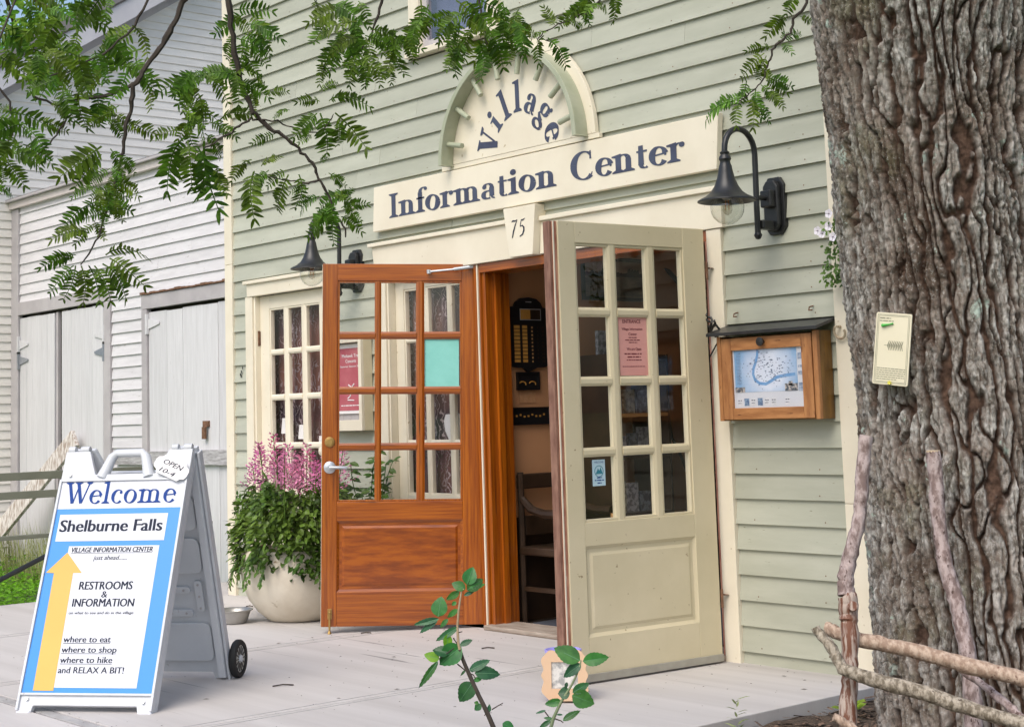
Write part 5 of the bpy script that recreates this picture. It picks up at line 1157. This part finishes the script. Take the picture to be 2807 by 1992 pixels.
mb = MB(); mb.prism(rrp(-hw,hw,-hh,hh,.006), -.006, .0); mb.build('card', mat('ivory_card',(.72,.66,.48),(.76,.70,.52),8,.5), pl, .001)
OLV = mat('olive_print', (.22,.22,.15), None)
def frame_line(a, w_, m=OLV):
    mb = MB()
    for (x0,x1,z0,z1) in ((-hw+a,hw-a,hh-a-w_,hh-a),(-hw+a,hw-a,-hh+a,-hh+a+w_),(-hw+a,-hw+a+w_,-hh+a+w_,hh-a-w_),(hw-a-w_,hw-a,-hh+a+w_,hh-a-w_)): mb.add([(x0,-.0066,z0),(x1,-.0066,z0),(x1,-.0066,z1),(x0,-.0066,z1)], [(0,1,2,3)])
    mb.build('border', m, pl)
frame_line(.006, .0016); frame_line(.0105, .0012)
fine(-hw+.014, -.010, hh-.021, .0050, -.0068, OLV, pl); fine(-hw+.014, 0.0, hh-.030, .0042, -.0068, OLV, pl)
mb = MB()
for k in range(9):
    for sd in (1,-1):
        x = -.018+k*.0062; z = .012; mb.add([(x,-.0068,z+.001*sd),(x+.006,-.0068,z+sd*.016),(x+.008,-.0068,z+sd*.017),(x+.0045,-.0068,z+.001*sd)], [(0,1,2,3)])
mb.add([(-.030,-.0067,.0115),(.036,-.0067,.0115),(.036,-.0067,.0127),(-.030,-.0067,.0127)], [(0,1,2,3)]); mb.build('leaf_drawing', OLV, pl)
for k in range(6): fine(-hw+.014, hw-.012-(.03 if k == 5 else 0), -hh+.056-k*.0075, .0034, -.0068, OLV, pl, k)
mb = MB(); mb.tube([(-.040,-.010,hh-.046),(-.030,-.012,hh-.044),(-.012,-.011,hh-.040),(.0,-.010,hh-.036)], [.006,.0045,.0025,.003], 8); mb.build('green_clip', mat('green_plastic',(.06,.42,.06),None,rough=.4), pl)
mb = MB()
for k in range(5): a = k*1.257; mb.tube([(0,-.009,-hh+.008),(.007*math.cos(a),-.012,-hh+.008+.007*math.sin(a))], [.002,.0028], 6)
mb.build('yellow_tack', mat('yellow_plastic',(.75,.70,.12),None), pl)
# ================================================================== RUSTIC STICK FENCE
sf = thing('stick_fence', 'rustic fence of rough bark-covered sticks in front of the tree trunk', 'fence', (0,0,0))
def Lp(x, y): return (2150+x*.5186, 1150+y*.5186)
def stick(pts, dist, m, nm, wob=.0025, cut=True):
    P = []; Rr = []; r = random.Random(len(pts)*7+int(pts[0][0]))
    for i in range(len(pts)-1):
        for f in range(6):
            t = f/6; x = pts[i][0]*(1-t)+pts[i+1][0]*t; y = pts[i][1]*(1-t)+pts[i+1][1]*t; w_ = pts[i][2]*(1-t)+pts[i+1][2]*t
            d_ = dist if not isinstance(dist, tuple) else dist[0]+(dist[1]-dist[0])*((i+t)/(len(pts)-1))
            P.append(at(*Lp(x, y), d_)+Vector((r.uniform(-wob,wob),r.uniform(-wob,wob),r.uniform(-wob,wob)))); Rr.append(w_*.5186*d_/4257*r.uniform(.94,1.07))
    d_ = dist if not isinstance(dist, tuple) else dist[1]
    P.append(at(*Lp(pts[-1][0], pts[-1][1]), d_)); Rr.append(pts[-1][2]*.5186*d_/4257)
    if nm in ('post', 'post_foot') and pts[-1][1] > 1800: P.append(Vector((P[-1].x, P[-1].y, min(-.15, P[-1].z-.05)))); Rr.append(Rr[-1])
    mb = MB(); mb.tube(P, Rr, 14)
    mb.v = [v+Vector((r.uniform(-.0008,.0008),)*3) for v in mb.v]
    return mb.build(nm, m, sf)
stick([(430,90,35),(412,330,34),(398,520,33),(352,700,38),(322,830,40),(330,930,46)], 5.2, STICK, 'post')
stick([(330,930,46),(337,990,51),(345,1080,43),(345,1330,41),(340,1480,42),(335,1700,45),(330,1900,48)], 5.2, STICKR, 'post_foot')
mb = MB(); kc = at(*Lp(362, 985), 5.165); mb.lathe([(.001,0),(.012,.001),(.016,.004),(.013,.007),(.001,.006)], (0,0,0), 16); vq = (CAM-kc).normalized().to_track_quat('Z','Y')
mb.v = [kc+(vq @ v) for v in mb.v]; mb.build('knot', STICKR, sf)
stick([(785,170,37),(806,400,36),(822,620,35),(860,800,38),(922,1000,40),(962,1200,42),(1000,1500,43),(1010,1900,45)], 5.45, STICK, 'post')
mb = MB(); kc = at(*Lp(786, 168), 5.45); mb.lathe([(.001,.0),(.0235,.0),(.0235,.006),(.001,.0065)], kc-Vector((0,0,.002)), 16); mb.build('cut_end', CUTW, sf)
stick([(215,1098,30),(300,1130,34),(400,1160,35),(700,1222,36),(950,1290,39),(1267,1372,38),(1600,1450,36)], (5.28,5.15), STICKT, 'rail')
stick([(160,1098,22),(240,1190,26),(310,1312,30),(420,1362,35),(700,1430,37),(1000,1530,35),(1267,1605,35),(1600,1690,34)], (5.14,5.05), STICKG, 'rail')
stick([(945,1330,17),(1050,1400,19),(1180,1505,22),(1267,1590,24),(1500,1800,26)], (5.32,5.15), STICK, 'brace'); stick([(262,1568,20),(350,1622,23),(500,1720,25)], 5.05, STICKT, 'brace')

# ================================================================== PLANTER, BOWL, CUP
PX_, PY_ = -8.50, -.47
pot = MB()
prof = [(.001,.0),(.185,.0),(.205,.012),(.262,.06),(.318,.135),(.352,.225),(.366,.31),(.362,.385),(.350,.43),(.338,.445),(.318,.445),(.312,.43),(.300,.36),(.001,.36)]
pot.lathe(prof, (PX_,PY_,.002), 64, flute=lambda a, z: 1+.010*math.cos(a*12)*min(1,max(0,z*3)))
tag(pot.build('stone_pot', POT, None), 'rounded weathered cream stone pot beside the varnished door', 'pot')
def leafcard(mb, p, d, n, L_, w_):
    s2 = d.cross(n).normalized(); n2 = s2.cross(d).normalized()
    mb.add([p, p+d*L_*.3+s2*w_, p+d*L_*.72+s2*w_*.72, p+d*L_-n2*L_*.08, p+d*L_*.72-s2*w_*.72, p+d*L_*.3-s2*w_, p+d*L_*.5+n2*w_*-.25], [(0,1,6,5),(1,2,6),(2,3,4,6),(4,5,6)])
br_ = random.Random(31)
bush = thing('leafy_bush', 'dense drooping green bush filling the stone pot beside the varnished door', 'bush', (PX_,PY_,.40)); 
mb = MB(); mb.v = []
for k in range(4200):
    a = br_.uniform(0, 2*math.pi); u = br_.random()**.5; zt = br_.uniform(-.12, 1)
    R_b = .43*(1-.35*max(0,zt)**2)*(1+.10*math.sin(a*5+1)+.08*math.sin(a*9)); 
    rr_ = R_b*(.62+.40*u); z = .05+.40*zt+.05*math.sin(a*4)-.10*(1-u)
    if zt < .15: rr_ *= .95; z -= .05*br_.random()
    p = Vector((rr_*math.cos(a), rr_*math.sin(a)*.95, z))
    if p.y > .42: continue
    o_ = Vector((math.cos(a), math.sin(a), 0)); d = (o_*br_.uniform(.2,1)+Vector((br_.uniform(-.6,.6),br_.uniform(-.6,.6),br_.uniform(-1.0,.25)))).normalized()
    n = (o_+Vector((0,0,.8))+Vector((br_.uniform(-.6,.6),)*3)).normalized(); leafcard(mb, p, d, n, br_.uniform(.042,.075), br_.uniform(.011,.018))
mb.build('foliage', BUSH, bush, kind='stuff')
mb = MB()
for k in range(26):   # trailing sprays hanging over the rim
    a = br_.uniform(-2.9,-.1) if k < 20 else br_.uniform(0,6.28); o_ = Vector((math.cos(a), math.sin(a), 0)); p = o_*.36+Vector((0,0,.05)); d = (o_*.6+Vector((0,0,-.9))).normalized()
    for j in range(br_.randint(5,11)):
        p = p+d*.022; d = (d+Vector((0,0,-.12))).normalized()
        leafcard(mb, p, (d+Vector((br_.uniform(-.9,.9),br_.uniform(-.9,.9),-.2))).normalized(), (o_+Vector((0,0,.5))).normalized(), br_.uniform(.036,.055), .013)
mb.build('trailing_leaves', BUSH, bush, kind='stuff')
for (dx, dz, dy) in ((-.62,.33,-.05),(-.50,.52,-.1),(-.55,.10,-.1)):   # thin stray vines to the left
    mb = MB(); pts = [Vector((-.35,-.05,.15))]; d = Vector((dx+.2,dy,dz-.1)).normalized()
    for j in range(9): pts.append(pts[-1]+d*.035); d = (d+Vector((-.05,0,-.03+br_.uniform(-.15,.15)))).normalized()
    mb.tube(pts, .0018, 4); mb.build('vine', TWIG, bush); mb = MB()
    for p in pts[2:]:
        for sd in (1,-1): leafcard(mb, p, (d.cross(Vector((0,1,0)))*sd+d*.5+Vector((0,0,-.3))).normalized(), Vector((.3,-1,.3)).normalized(), .036, .011)
    mb.build('vine_leaves', BUSH, bush, kind='stuff')
fl = thing('pink_astilbe', 'feathery bright pink flower plumes rising from the bush in the stone pot', 'flowers', (PX_,PY_,.72))
for k in range(17):
    x = br_.uniform(-.38,.46); y = br_.uniform(-.28,.15); z0 = br_.uniform(.02,.14); h_ = br_.uniform(.19,.33); lean = Vector((br_.uniform(-.35,.35)+x*.6,br_.uniform(-.3,.1),1)).normalized()
    mb = MB(); mb.tube([(x*.8,y,-.15),Vector((x,y,z0))+lean*h_], .003, 5); mb.build('stem', BUSH, fl)
    mb = MB()
    for j in range(34):
        t = j/34; p = Vector((x,y,z0))+lean*h_*t; a = j*2.4; out = Vector((math.cos(a),math.sin(a),.55)).normalized(); l = (.115*(1-t)+.014)*br_.uniform(.7,1.15)
        tip = p+out*l
        for q in range(5):
            c_ = p.lerp(tip, .25+.75*q/4); leafcard(mb, c_, (out+Vector((br_.uniform(-.9,.9),br_.uniform(-.9,.9),br_.uniform(-.6,.6)))).normalized(), Vector((br_.uniform(-1,1),-1,br_.uniform(-1,1))).normalized(), br_.uniform(.014,.024), .005)
    mb.build('flower_plume', PINK, fl, kind='stuff')
# small greenery and pale stone trough seen through the bottom panes
mb = MB(); mb.box(-8.28,-7.80,-.26,-.06,.002,.42)
tag(mb.build('stone_trough', mat('mossy_stone',(.32,.36,.31),(.5,.53,.48),8,.9,.4,20), None, .02), 'pale mossy stone trough behind the varnished door', 'trough')
tp = thing('trough_plant', 'leafy upright plant in the trough, seen through the lower panes of the varnished door', 'plant', (-8.05,-.17,.42))
for k in range(9):
    mb = MB(); x = br_.uniform(-.2,.2); pts = [Vector((x,br_.uniform(-.05,.05),-.02))]; d = Vector((br_.uniform(-.25,.25),br_.uniform(-.2,.1),1)).normalized()
    for j in range(br_.randint(6,12)): pts.append(pts[-1]+d*.055); d = (d+Vector((br_.uniform(-.15,.15),br_.uniform(-.15,.15),0))).normalized()
    mb.tube(pts, .003, 5); mb.build('stem', BUSH, tp); mb = MB()
    for p in pts[1:]:
        for q in range(3): a = br_.uniform(0,6.28); leafcard(mb, p, Vector((math.cos(a),math.sin(a),br_.uniform(-.6,.4))).normalized(), Vector((0,-.7,.7)), br_.uniform(.045,.085), br_.uniform(.014,.022))
    mb.build('stem_leaves', BUSH, tp, kind='stuff')
bw = MB(); bw.lathe([(.001,.002),(.075,.002),(.080,.008),(.100,.066),(.112,.070),(.114,.075),(.108,.076),(.094,.066),(.074,.014),(.001,.012)], (0,0,0), 36)
o = tag(bw.build('pet_bowl', GALV, None), 'dull metal pet bowl standing on the concrete in front of the stone pot', 'bowl'); o.location = (-8.68,-.85,.002); o.scale = (1.12,1.12,1.1)
cp = thing('lavender_cup', 'lavender plastic cup standing on the concrete by the free edge of the cream door', 'cup', (-5.215,-1.225,.002))
mb = MB(); mb.lathe([(.001,0),(.052,0),(.056,.006),(.074,.190),(.082,.196),(.083,.206),(.077,.207),(.070,.192),(.052,.014),(.001,.012)], n=32); mb.build('cup_body', LAV, cp)
mb = MB(); mb.tube([(.068,0,.165),(.098,0,.160),(.108,0,.12),(.095,0,.075),(.062,0,.06)], .008, 10); mb.build('handle', LAV, cp)
pf = thing('photo_frame', 'wavy-edged peach foam frame with grey picture leaning against the lavender cup', 'picture frame', (-5.140,-1.290,.002), .72)
pf.rotation_euler = (math.radians(-8), 0, .72)
ol = []; hw_, hh_ = .098, .102
for k in range(72):
    a = 2*math.pi*k/72; c_, s_ = math.cos(a), math.sin(a); q = (abs(c_)**8+abs(s_)**8)**(-1/8); w_ = 1+.055*math.cos(a*12); ol.append((hw_*c_*q*w_, .108+hh_*s_*q*w_))
il = [(-.058,.052),(.058,.052),(.058,.164),(-.058,.164)]
mb = MB(); nO = len(ol)
for y_ in (-.012, .002): mb.add([(x,y_,z) for x,z in ol]+[(x,y_,z) for x,z in [(.058,.108),(.058,.164),(0,.164),(-.058,.164),(-.058,.108),(-.058,.052),(0,.052),(.058,.052)]], [(i,(i+1)%nO,nO+((i+1)*8//nO)%8,nO+(i*8//nO)%8) if ((i+1)*8//nO)%8 != (i*8//nO)%8 else (i,(i+1)%nO,nO+(i*8//nO)%8) for i in range(nO)])
b0 = 0; b1 = nO+8; mb.f += [[b0+i, b0+(i+1)%nO, b1+(i+1)%nO, b1+i] for i in range(nO)]
mb.f += [[nO+i, nO+(i+1)%8, b1+nO+(i+1)%8, b1+nO+i] for i in range(8)]
mb.build('frame', PCHF, pf); box('picture', mat('grey_cartoon_print',(.30,.30,.29),(.62,.60,.56),38,.5,ramp=(.42,.58)), pf, -.060,.060,-.004,-.002,.050,.166)
mb = MB(); mb.prism([(-.06,.0),(.10,.0),(.095,.012),(.0,.016),(-.055,.010)], -.045, -.012); mb.build('frame_foot', PCHF, pf, .003)
# debris on the slabs
for (x, y, a, l, lab) in ((-6.47,-1.95,.5,.10,'short dark twig lying on the concrete to the right of the sign wheel'),(-7.62,-.62,.3,.06,'tiny dark twig lying on the concrete near the varnished door'),(-9.35,-.35,.1,.05,'tiny dark twig lying on the concrete near the left corner'),(-6.6,-.55,.25,.07,'thin dry grass stalk lying on the concrete before the doorway')):
    mb = MB(); mb.tube([(0,0,.004),(l*.5,.004,.008),(l,0,.004)], .0035, 6); o = mb.build('fallen_twig', TWIG, None); o.location = (x,y,0); o.rotation_euler = (0,0,a+.6); tag(o, lab, 'twig', 'twigs on the concrete')
# hanging flowers beyond the right corner board
hf = thing('hanging_petunia', 'white flowers with dark eyes and small green leaves hanging at the right corner', 'flowers', (-4.46,-.12,2.0))
for (x, z) in ((-.045,.045),(-.005,.075),(.015,.13),(.03,.02),(-.07,.06)):
    mb = MB()
    for k in range(5):
        a = k*1.257; d = Vector((math.cos(a),-.25,math.sin(a))); s2 = Vector((-math.sin(a),0,math.cos(a))); c_ = Vector((x,-.02-.02*(x>0),z)); mb.add([c_, c_+d*.017+s2*.011, c_+d*.023, c_+d*.017-s2*.011], [(0,1,2,3)])
    mb.build('flower', mat('white_petal',(.80,.76,.82),None), hf); mb = MB(); mb.lathe([(.001,-.002),(.005,0),(.001,.002)], (x,-.024-.02*(x>0),z), 8); mb.build('flower_eye', mat('dark_eye',(.12,.05,.14),None), hf)
mb = MB(); br_.seed(4)
for k in range(190):
    x = br_.gauss(.0,.035); z = br_.uniform(-.20,.10) if br_.random() < .8 else br_.uniform(-.2,-.12); a = br_.uniform(0,6.28)
    if .0 < z < .04 and x < -.02: continue
    leafcard(mb, Vector((x,br_.uniform(-.03,.04),z)), Vector((math.cos(a),br_.uniform(-.6,.2),math.sin(a)-.3)).normalized(), Vector((0,-1,.3)).normalized(), br_.uniform(.018,.032), .007)
mb.build('foliage', BUSH, hf, kind='stuff'); mb = MB(); mb.tube([(.05,.02,.15),(.0,.0,.02),(.01,.0,-.18)], .002, 5); mb.build('stem', BUSH, hf)
# ================================================================== SAPLING IN FRONT
sap = thing('young_sapling', 'thin young sapling with bright toothed leaves in the foreground', 'sapling', (0,0,0))
SD = 3.7
def Sp(x, y, d=SD): return at(1120+x*.2783, 1540+y*.2783, d)
def sstem(pts, r0, r1, m=TWIG, d=SD):
    mb = MB(); k = len(pts); P = [Sp(x, y, d) for x, y in pts]; Q = [r0+(r1-r0)*i/(k-1) for i in range(k)]
    if pts[0][1] > 2300: P.insert(0, Vector((P[0].x+.03, P[0].y-.01, -.12))); Q.insert(0, r0*1.15)
    mb.tube(P, Q, 8); return mb.build('stem', m, sap)
gx = Sp(880,1750); sstem([(980,2600),(920,2000),(880,1760),(842,1640),(800,1540),(755,1440),(690,1310),(640,1200),(600,1110),(560,1020),(528,940),(505,860)], .0062, .0042)
sstem([(505,862),(490,800),(484,700),(482,620),(492,480),(508,370),(522,285),(545,265)], .0036, .0016, mat('reddish_stem',(.30,.20,.12),(.40,.30,.18),20))
sstem([(1470,2400),(1425,2000),(1402,1624),(1425,1540),(1470,1440),(1510,1360),(1570,1270),(1610,1200),(1655,1110),(1690,1010),(1700,965)], .0048, .0014, mat('green_stem',(.12,.16,.08),(.2,.24,.12),20), SD-.1)
sleaf = []
def toothed(w_, seed, fold=.2, curl=.12):
    r = random.Random(seed); n_ = 15; mb = MB(); mid = []; L1 = []; R1 = []; L2 = []; R2 = []
    for i in range(n_+1):
        t = i/n_; e = w_*(math.sin(math.pi*t**.78)**.85) if 0 < t < 1 else 0; tooth = (.022 if i % 2 else -.004) if 0 < i < n_ else 0
        zc = -curl*t*t; mid.append((t,0,zc)); 
        L1.append((t, e*.5, zc+fold*e*.5+.012*(i%2))); R1.append((t, -e*.5, zc+fold*e*.5+.012*(i%2)))
        L2.append((t+tooth*.7, e+tooth*.5, zc+fold*e+r.uniform(-.012,.012))); R2.append((t+tooth*.7, -e-tooth*.5, zc+fold*e+r.uniform(-.012,.012)))
    vs = mid+L1+R1+L2+R2; n1 = n_+1; fs = []
    for i in range(n_):
        fs += [(i,i+1,n1+i+1,n1+i),(n1+i,n1+i+1,3*n1+i+1,3*n1+i),(i+1,i,2*n1+i,2*n1+i+1),(2*n1+i+1,2*n1+i,4*n1+i,4*n1+i+1)]
    mb.add(vs, fs); mb.smooth = True; return mb
def sl_(x0, y0, x1, y1, w_, m=None, d=SD, dd=0, seed=None, petiole=True):
    seed = seed or int(x0*7+y1); r = random.Random(seed); A = Sp(x0, y0, d); B = Sp(x1, y1, d+dd); dv = B-A; L_ = dv.length; dv.normalize()
    view = (CAM-A).normalized(); up = (view*1.2+Vector((r.uniform(-.35,.35),r.uniform(-.35,.35),r.uniform(.0,.5)))).normalized(); y = up.cross(dv).normalized(); z = dv.cross(y).normalized()
    mb = toothed(w_*.62, seed, r.uniform(.1,.35), r.uniform(.05,.22)); o = mb.build('leaf', m or SAPL, sap); o.matrix_world = Matrix.Translation(A) @ Matrix((dv,y,z)).transposed().to_4x4() @ Matrix.Scale(L_, 4)
    vm = MB(); vm.tube([(0,0,.004),(.5,0,-.03+.006),(.97,0,-.11)] if 0 else [(0,0,.003),(.3,0,-.004),(.6,0,-.03),(.95,0,-.09)], [.012,.009,.007,.003], 4)
    vo = vm.build('midrib', VEIN, o)
G_, D_, Y_ = SAPL, SAPLD, SAPLY
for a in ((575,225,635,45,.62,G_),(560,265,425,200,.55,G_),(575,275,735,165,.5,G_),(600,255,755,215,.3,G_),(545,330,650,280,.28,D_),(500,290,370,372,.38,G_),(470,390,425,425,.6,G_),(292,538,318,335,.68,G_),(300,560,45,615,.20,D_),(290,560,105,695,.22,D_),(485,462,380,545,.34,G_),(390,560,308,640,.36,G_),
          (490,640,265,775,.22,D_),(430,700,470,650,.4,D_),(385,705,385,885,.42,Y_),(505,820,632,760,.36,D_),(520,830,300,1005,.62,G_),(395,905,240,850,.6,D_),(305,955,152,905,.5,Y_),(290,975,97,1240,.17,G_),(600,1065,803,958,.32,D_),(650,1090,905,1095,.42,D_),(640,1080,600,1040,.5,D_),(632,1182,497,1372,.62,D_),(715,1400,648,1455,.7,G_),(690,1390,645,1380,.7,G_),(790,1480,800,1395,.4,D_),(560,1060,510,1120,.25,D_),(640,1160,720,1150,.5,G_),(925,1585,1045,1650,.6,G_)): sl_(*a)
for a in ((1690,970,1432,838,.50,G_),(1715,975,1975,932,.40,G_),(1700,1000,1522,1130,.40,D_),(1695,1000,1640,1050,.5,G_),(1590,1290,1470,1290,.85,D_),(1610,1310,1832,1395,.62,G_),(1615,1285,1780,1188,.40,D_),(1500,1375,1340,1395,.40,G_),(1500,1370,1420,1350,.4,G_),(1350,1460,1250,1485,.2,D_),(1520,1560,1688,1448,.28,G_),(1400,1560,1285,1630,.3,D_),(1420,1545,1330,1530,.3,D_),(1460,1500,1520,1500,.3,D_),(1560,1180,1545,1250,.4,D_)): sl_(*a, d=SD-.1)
for p in ([(820,1450),(870,1420),(930,1385)],[(800,1480),(760,1495),(745,1510)],[(484,700),(500,690),(530,683)],[(480,1000),(540,1050),(580,1085)],[(1330,1455),(1380,1520),(1400,1590)],[(1440,1540),(1500,1560),(1525,1580)],[(590,1090),(640,1110),(660,1150)],[(440,745),(470,790),(500,830)],[(300,955),(400,880),(480,820)]): sstem(p, .0016, .0011)
# ================================================================== GREENERY ON THE LEFT
gr = random.Random(8)
mb = MB()
for k in range(15000):
    x = gr.uniform(-16.2,-11.02); y = gr.uniform(-2.6,.50); 
    if gr.random() > (1 if x > -14 else .6): continue
    h_ = .012+.10*gr.random()**1.5*(1.4 if y > .1 else 1)*(.6+.9*abs(math.sin(x*2.1+math.sin(y*3)))); z = -.17+h_
    a = gr.uniform(0,6.28); leafcard(mb, Vector((x,y,z)), Vector((math.cos(a),math.sin(a),gr.uniform(-.2,.7))).normalized(), Vector((gr.uniform(-.4,.4),gr.uniform(-.4,.4),1)).normalized(), gr.uniform(.025,.06), gr.uniform(.010,.02))
o = mb.build('ground_cover', GRASSM, kind='stuff'); tag(o, 'bright green leafy ground cover behind the handrail', 'ground cover')
mb = MB()
for k in range(900):
    x = gr.uniform(-15.4,-12.3) if k < 820 else gr.uniform(-11.4,-10.6); y = gr.uniform(.05,.52) if x < -12 else gr.uniform(.38,.56); h_ = gr.uniform(.10,.62)*(1 if x < -12.6 else .4) if x < -12 else gr.uniform(.03,.12); lean = Vector((gr.uniform(-.4,.4),gr.uniform(-.3,.1),1)).normalized(); p = Vector((x,y,-.17)); c_ = gr.uniform(-.3,.3)
    q = [p, p+lean*h_*.4+Vector((c_*.05,0,0)), p+lean*h_*.75+Vector((c_*.18,0,0)), p+lean*h_+Vector((c_*.42,0,-.02))]
    w_ = Vector((.0035,.001,0)); mb.add([q[0]-w_,q[0]+w_,q[1]+w_,q[1]-w_,q[2]+w_*.7,q[2]-w_*.7,q[3]], [(0,1,2,3),(3,2,4,5),(5,4,6)])
o = mb.build('tall_weeds', WEED, kind='stuff'); tag(o, 'pale wispy weeds growing along the foot of the shed', 'weeds')
# mulch and sprouts in the bed on the right
mb = MB()
for k in range(2600):
    x = gr.uniform(-4.32,-3.0); y = gr.uniform(-2.2,.3); a = gr.uniform(0,3.14); l = gr.uniform(.008,.035); d = Vector((math.cos(a),math.sin(a),gr.uniform(-.3,.3)))*l; s2 = Vector((-math.sin(a),math.cos(a),gr.uniform(-.4,.4)))*l*.3; p = Vector((x,y,-.05+gr.uniform(-.01,.025)))
    mb.add([p-d-s2,p+d-s2,p+d*.7+s2,p-d+s2], [(0,1,2,3)])
o = mb.build('bark_mulch', mat('mulch',(.05,.03,.02),(.20,.13,.09),60,.95,ramp=(.4,.6)), kind='stuff'); tag(o, 'dark bark mulch in the bed between the pavement and the tree', 'mulch')
for (x, y, n_, l, lab) in ((-4.18,-.55,7,.085,'small bright green seedling in the mulch behind the first fence post'),(-4.28,-1.15,14,.06,'tuft of small grassy leaves at the edge of the pavement')):
    mb = MB()
    for k in range(n_): a = gr.uniform(0,6.28); leafcard(mb, Vector((x,y,-.04+.01*k)), Vector((math.cos(a),math.sin(a),.35)).normalized(), Vector((0,-.3,1)), l*gr.uniform(.7,1.1), l*(.36 if n_ < 10 else .08))
    tag(mb.build('seedling', SAPLY if n_ < 10 else WEED, None), lab, 'seedling')
# trees beyond the barn
def far_tree(x, y, h_, r_, seed, m, label, n_=5200, lf=.22):
    r = random.Random(seed); t = thing('broadleaf_tree', label, 'tree', (x,y,-.3), 0, 'trees beyond the white barn')
    mb = MB(); mb.tube([(0,0,0),(.2,.1,h_*.35),(-.1,.2,h_*.6),(0,0,h_*.85)], [.38,.30,.2,.06], 10); mb.build('trunk', BARK, t)
    for k in range(5):
        a = k*1.3+seed; mb = MB(); mb.tube([(0,.1,h_*(.35+.08*k)),(math.cos(a)*r_*.4,math.sin(a)*r_*.4,h_*(.5+.08*k)),(math.cos(a)*r_*.8,math.sin(a)*r_*.8,h_*(.6+.08*k))], [.14,.09,.03], 6); mb.build('limb', BARK, t)
    mb = MB(); cl = [(Vector((r.gauss(0,.42)*r_, r.gauss(0,.42)*r_, h_*.62+r.gauss(0,.17)*h_)), r.uniform(.16,.32)*r_) for _ in range(34)]
    for k in range(n_):
        c_, cr = r.choice(cl); v = Vector((r.gauss(0,1),r.gauss(0,1),r.gauss(0,.8))).normalized()*cr*r.uniform(.55,1.05)
        d = Vector((r.uniform(-1,1),r.uniform(-1,1),r.uniform(-1,.5))).normalized(); leafcard(mb, c_+v, d, (v.normalized()+Vector((0,0,.6))).normalized(), lf*r.uniform(.7,1.3), lf*.26)
    mb.build('crown', m, t, kind='stuff')
far_tree(-31, 4, 14, 5.4, 1, FARLEAF, 'bright green tree rising behind the barn roof, furthest left')
far_tree(-29, 10.5, 14, 5.2, 2, FARLEAF, 'bright green tree behind the barn roof, right of its neighbour')
far_tree(-42, 13, 18, 7, 3, FARLEAF2, 'darker green tree behind the two bright trees beyond the barn')

# grit, leaf litter and scuffs on the slabs
gt_ = random.Random(77); mb = MB()
for k in range(900):
    x = gt_.uniform(-10.8,-4.4); y = -gt_.random()**1.6*4.8-.02 if gt_.random() < .7 else gt_.uniform(-3.05,-2.9); a = gt_.uniform(0,3.14); l = gt_.uniform(.002,.007) if gt_.random() < .93 else gt_.uniform(.008,.018)
    c_, s_ = math.cos(a)*l, math.sin(a)*l; mb.add([(x-c_,y-s_,.0012),(x+s_*.4,y-c_*.4,.0025),(x+c_,y+s_,.0012),(x-s_*.4,y+c_*.4,.003)], [(0,1,2,3)])
tag(mb.build('grit', mat('dark_grit',(.06,.05,.04),(.16,.13,.10),50,.9), None, kind='stuff'), 'specks of grit and dry leaf scraps on the concrete', 'grit')
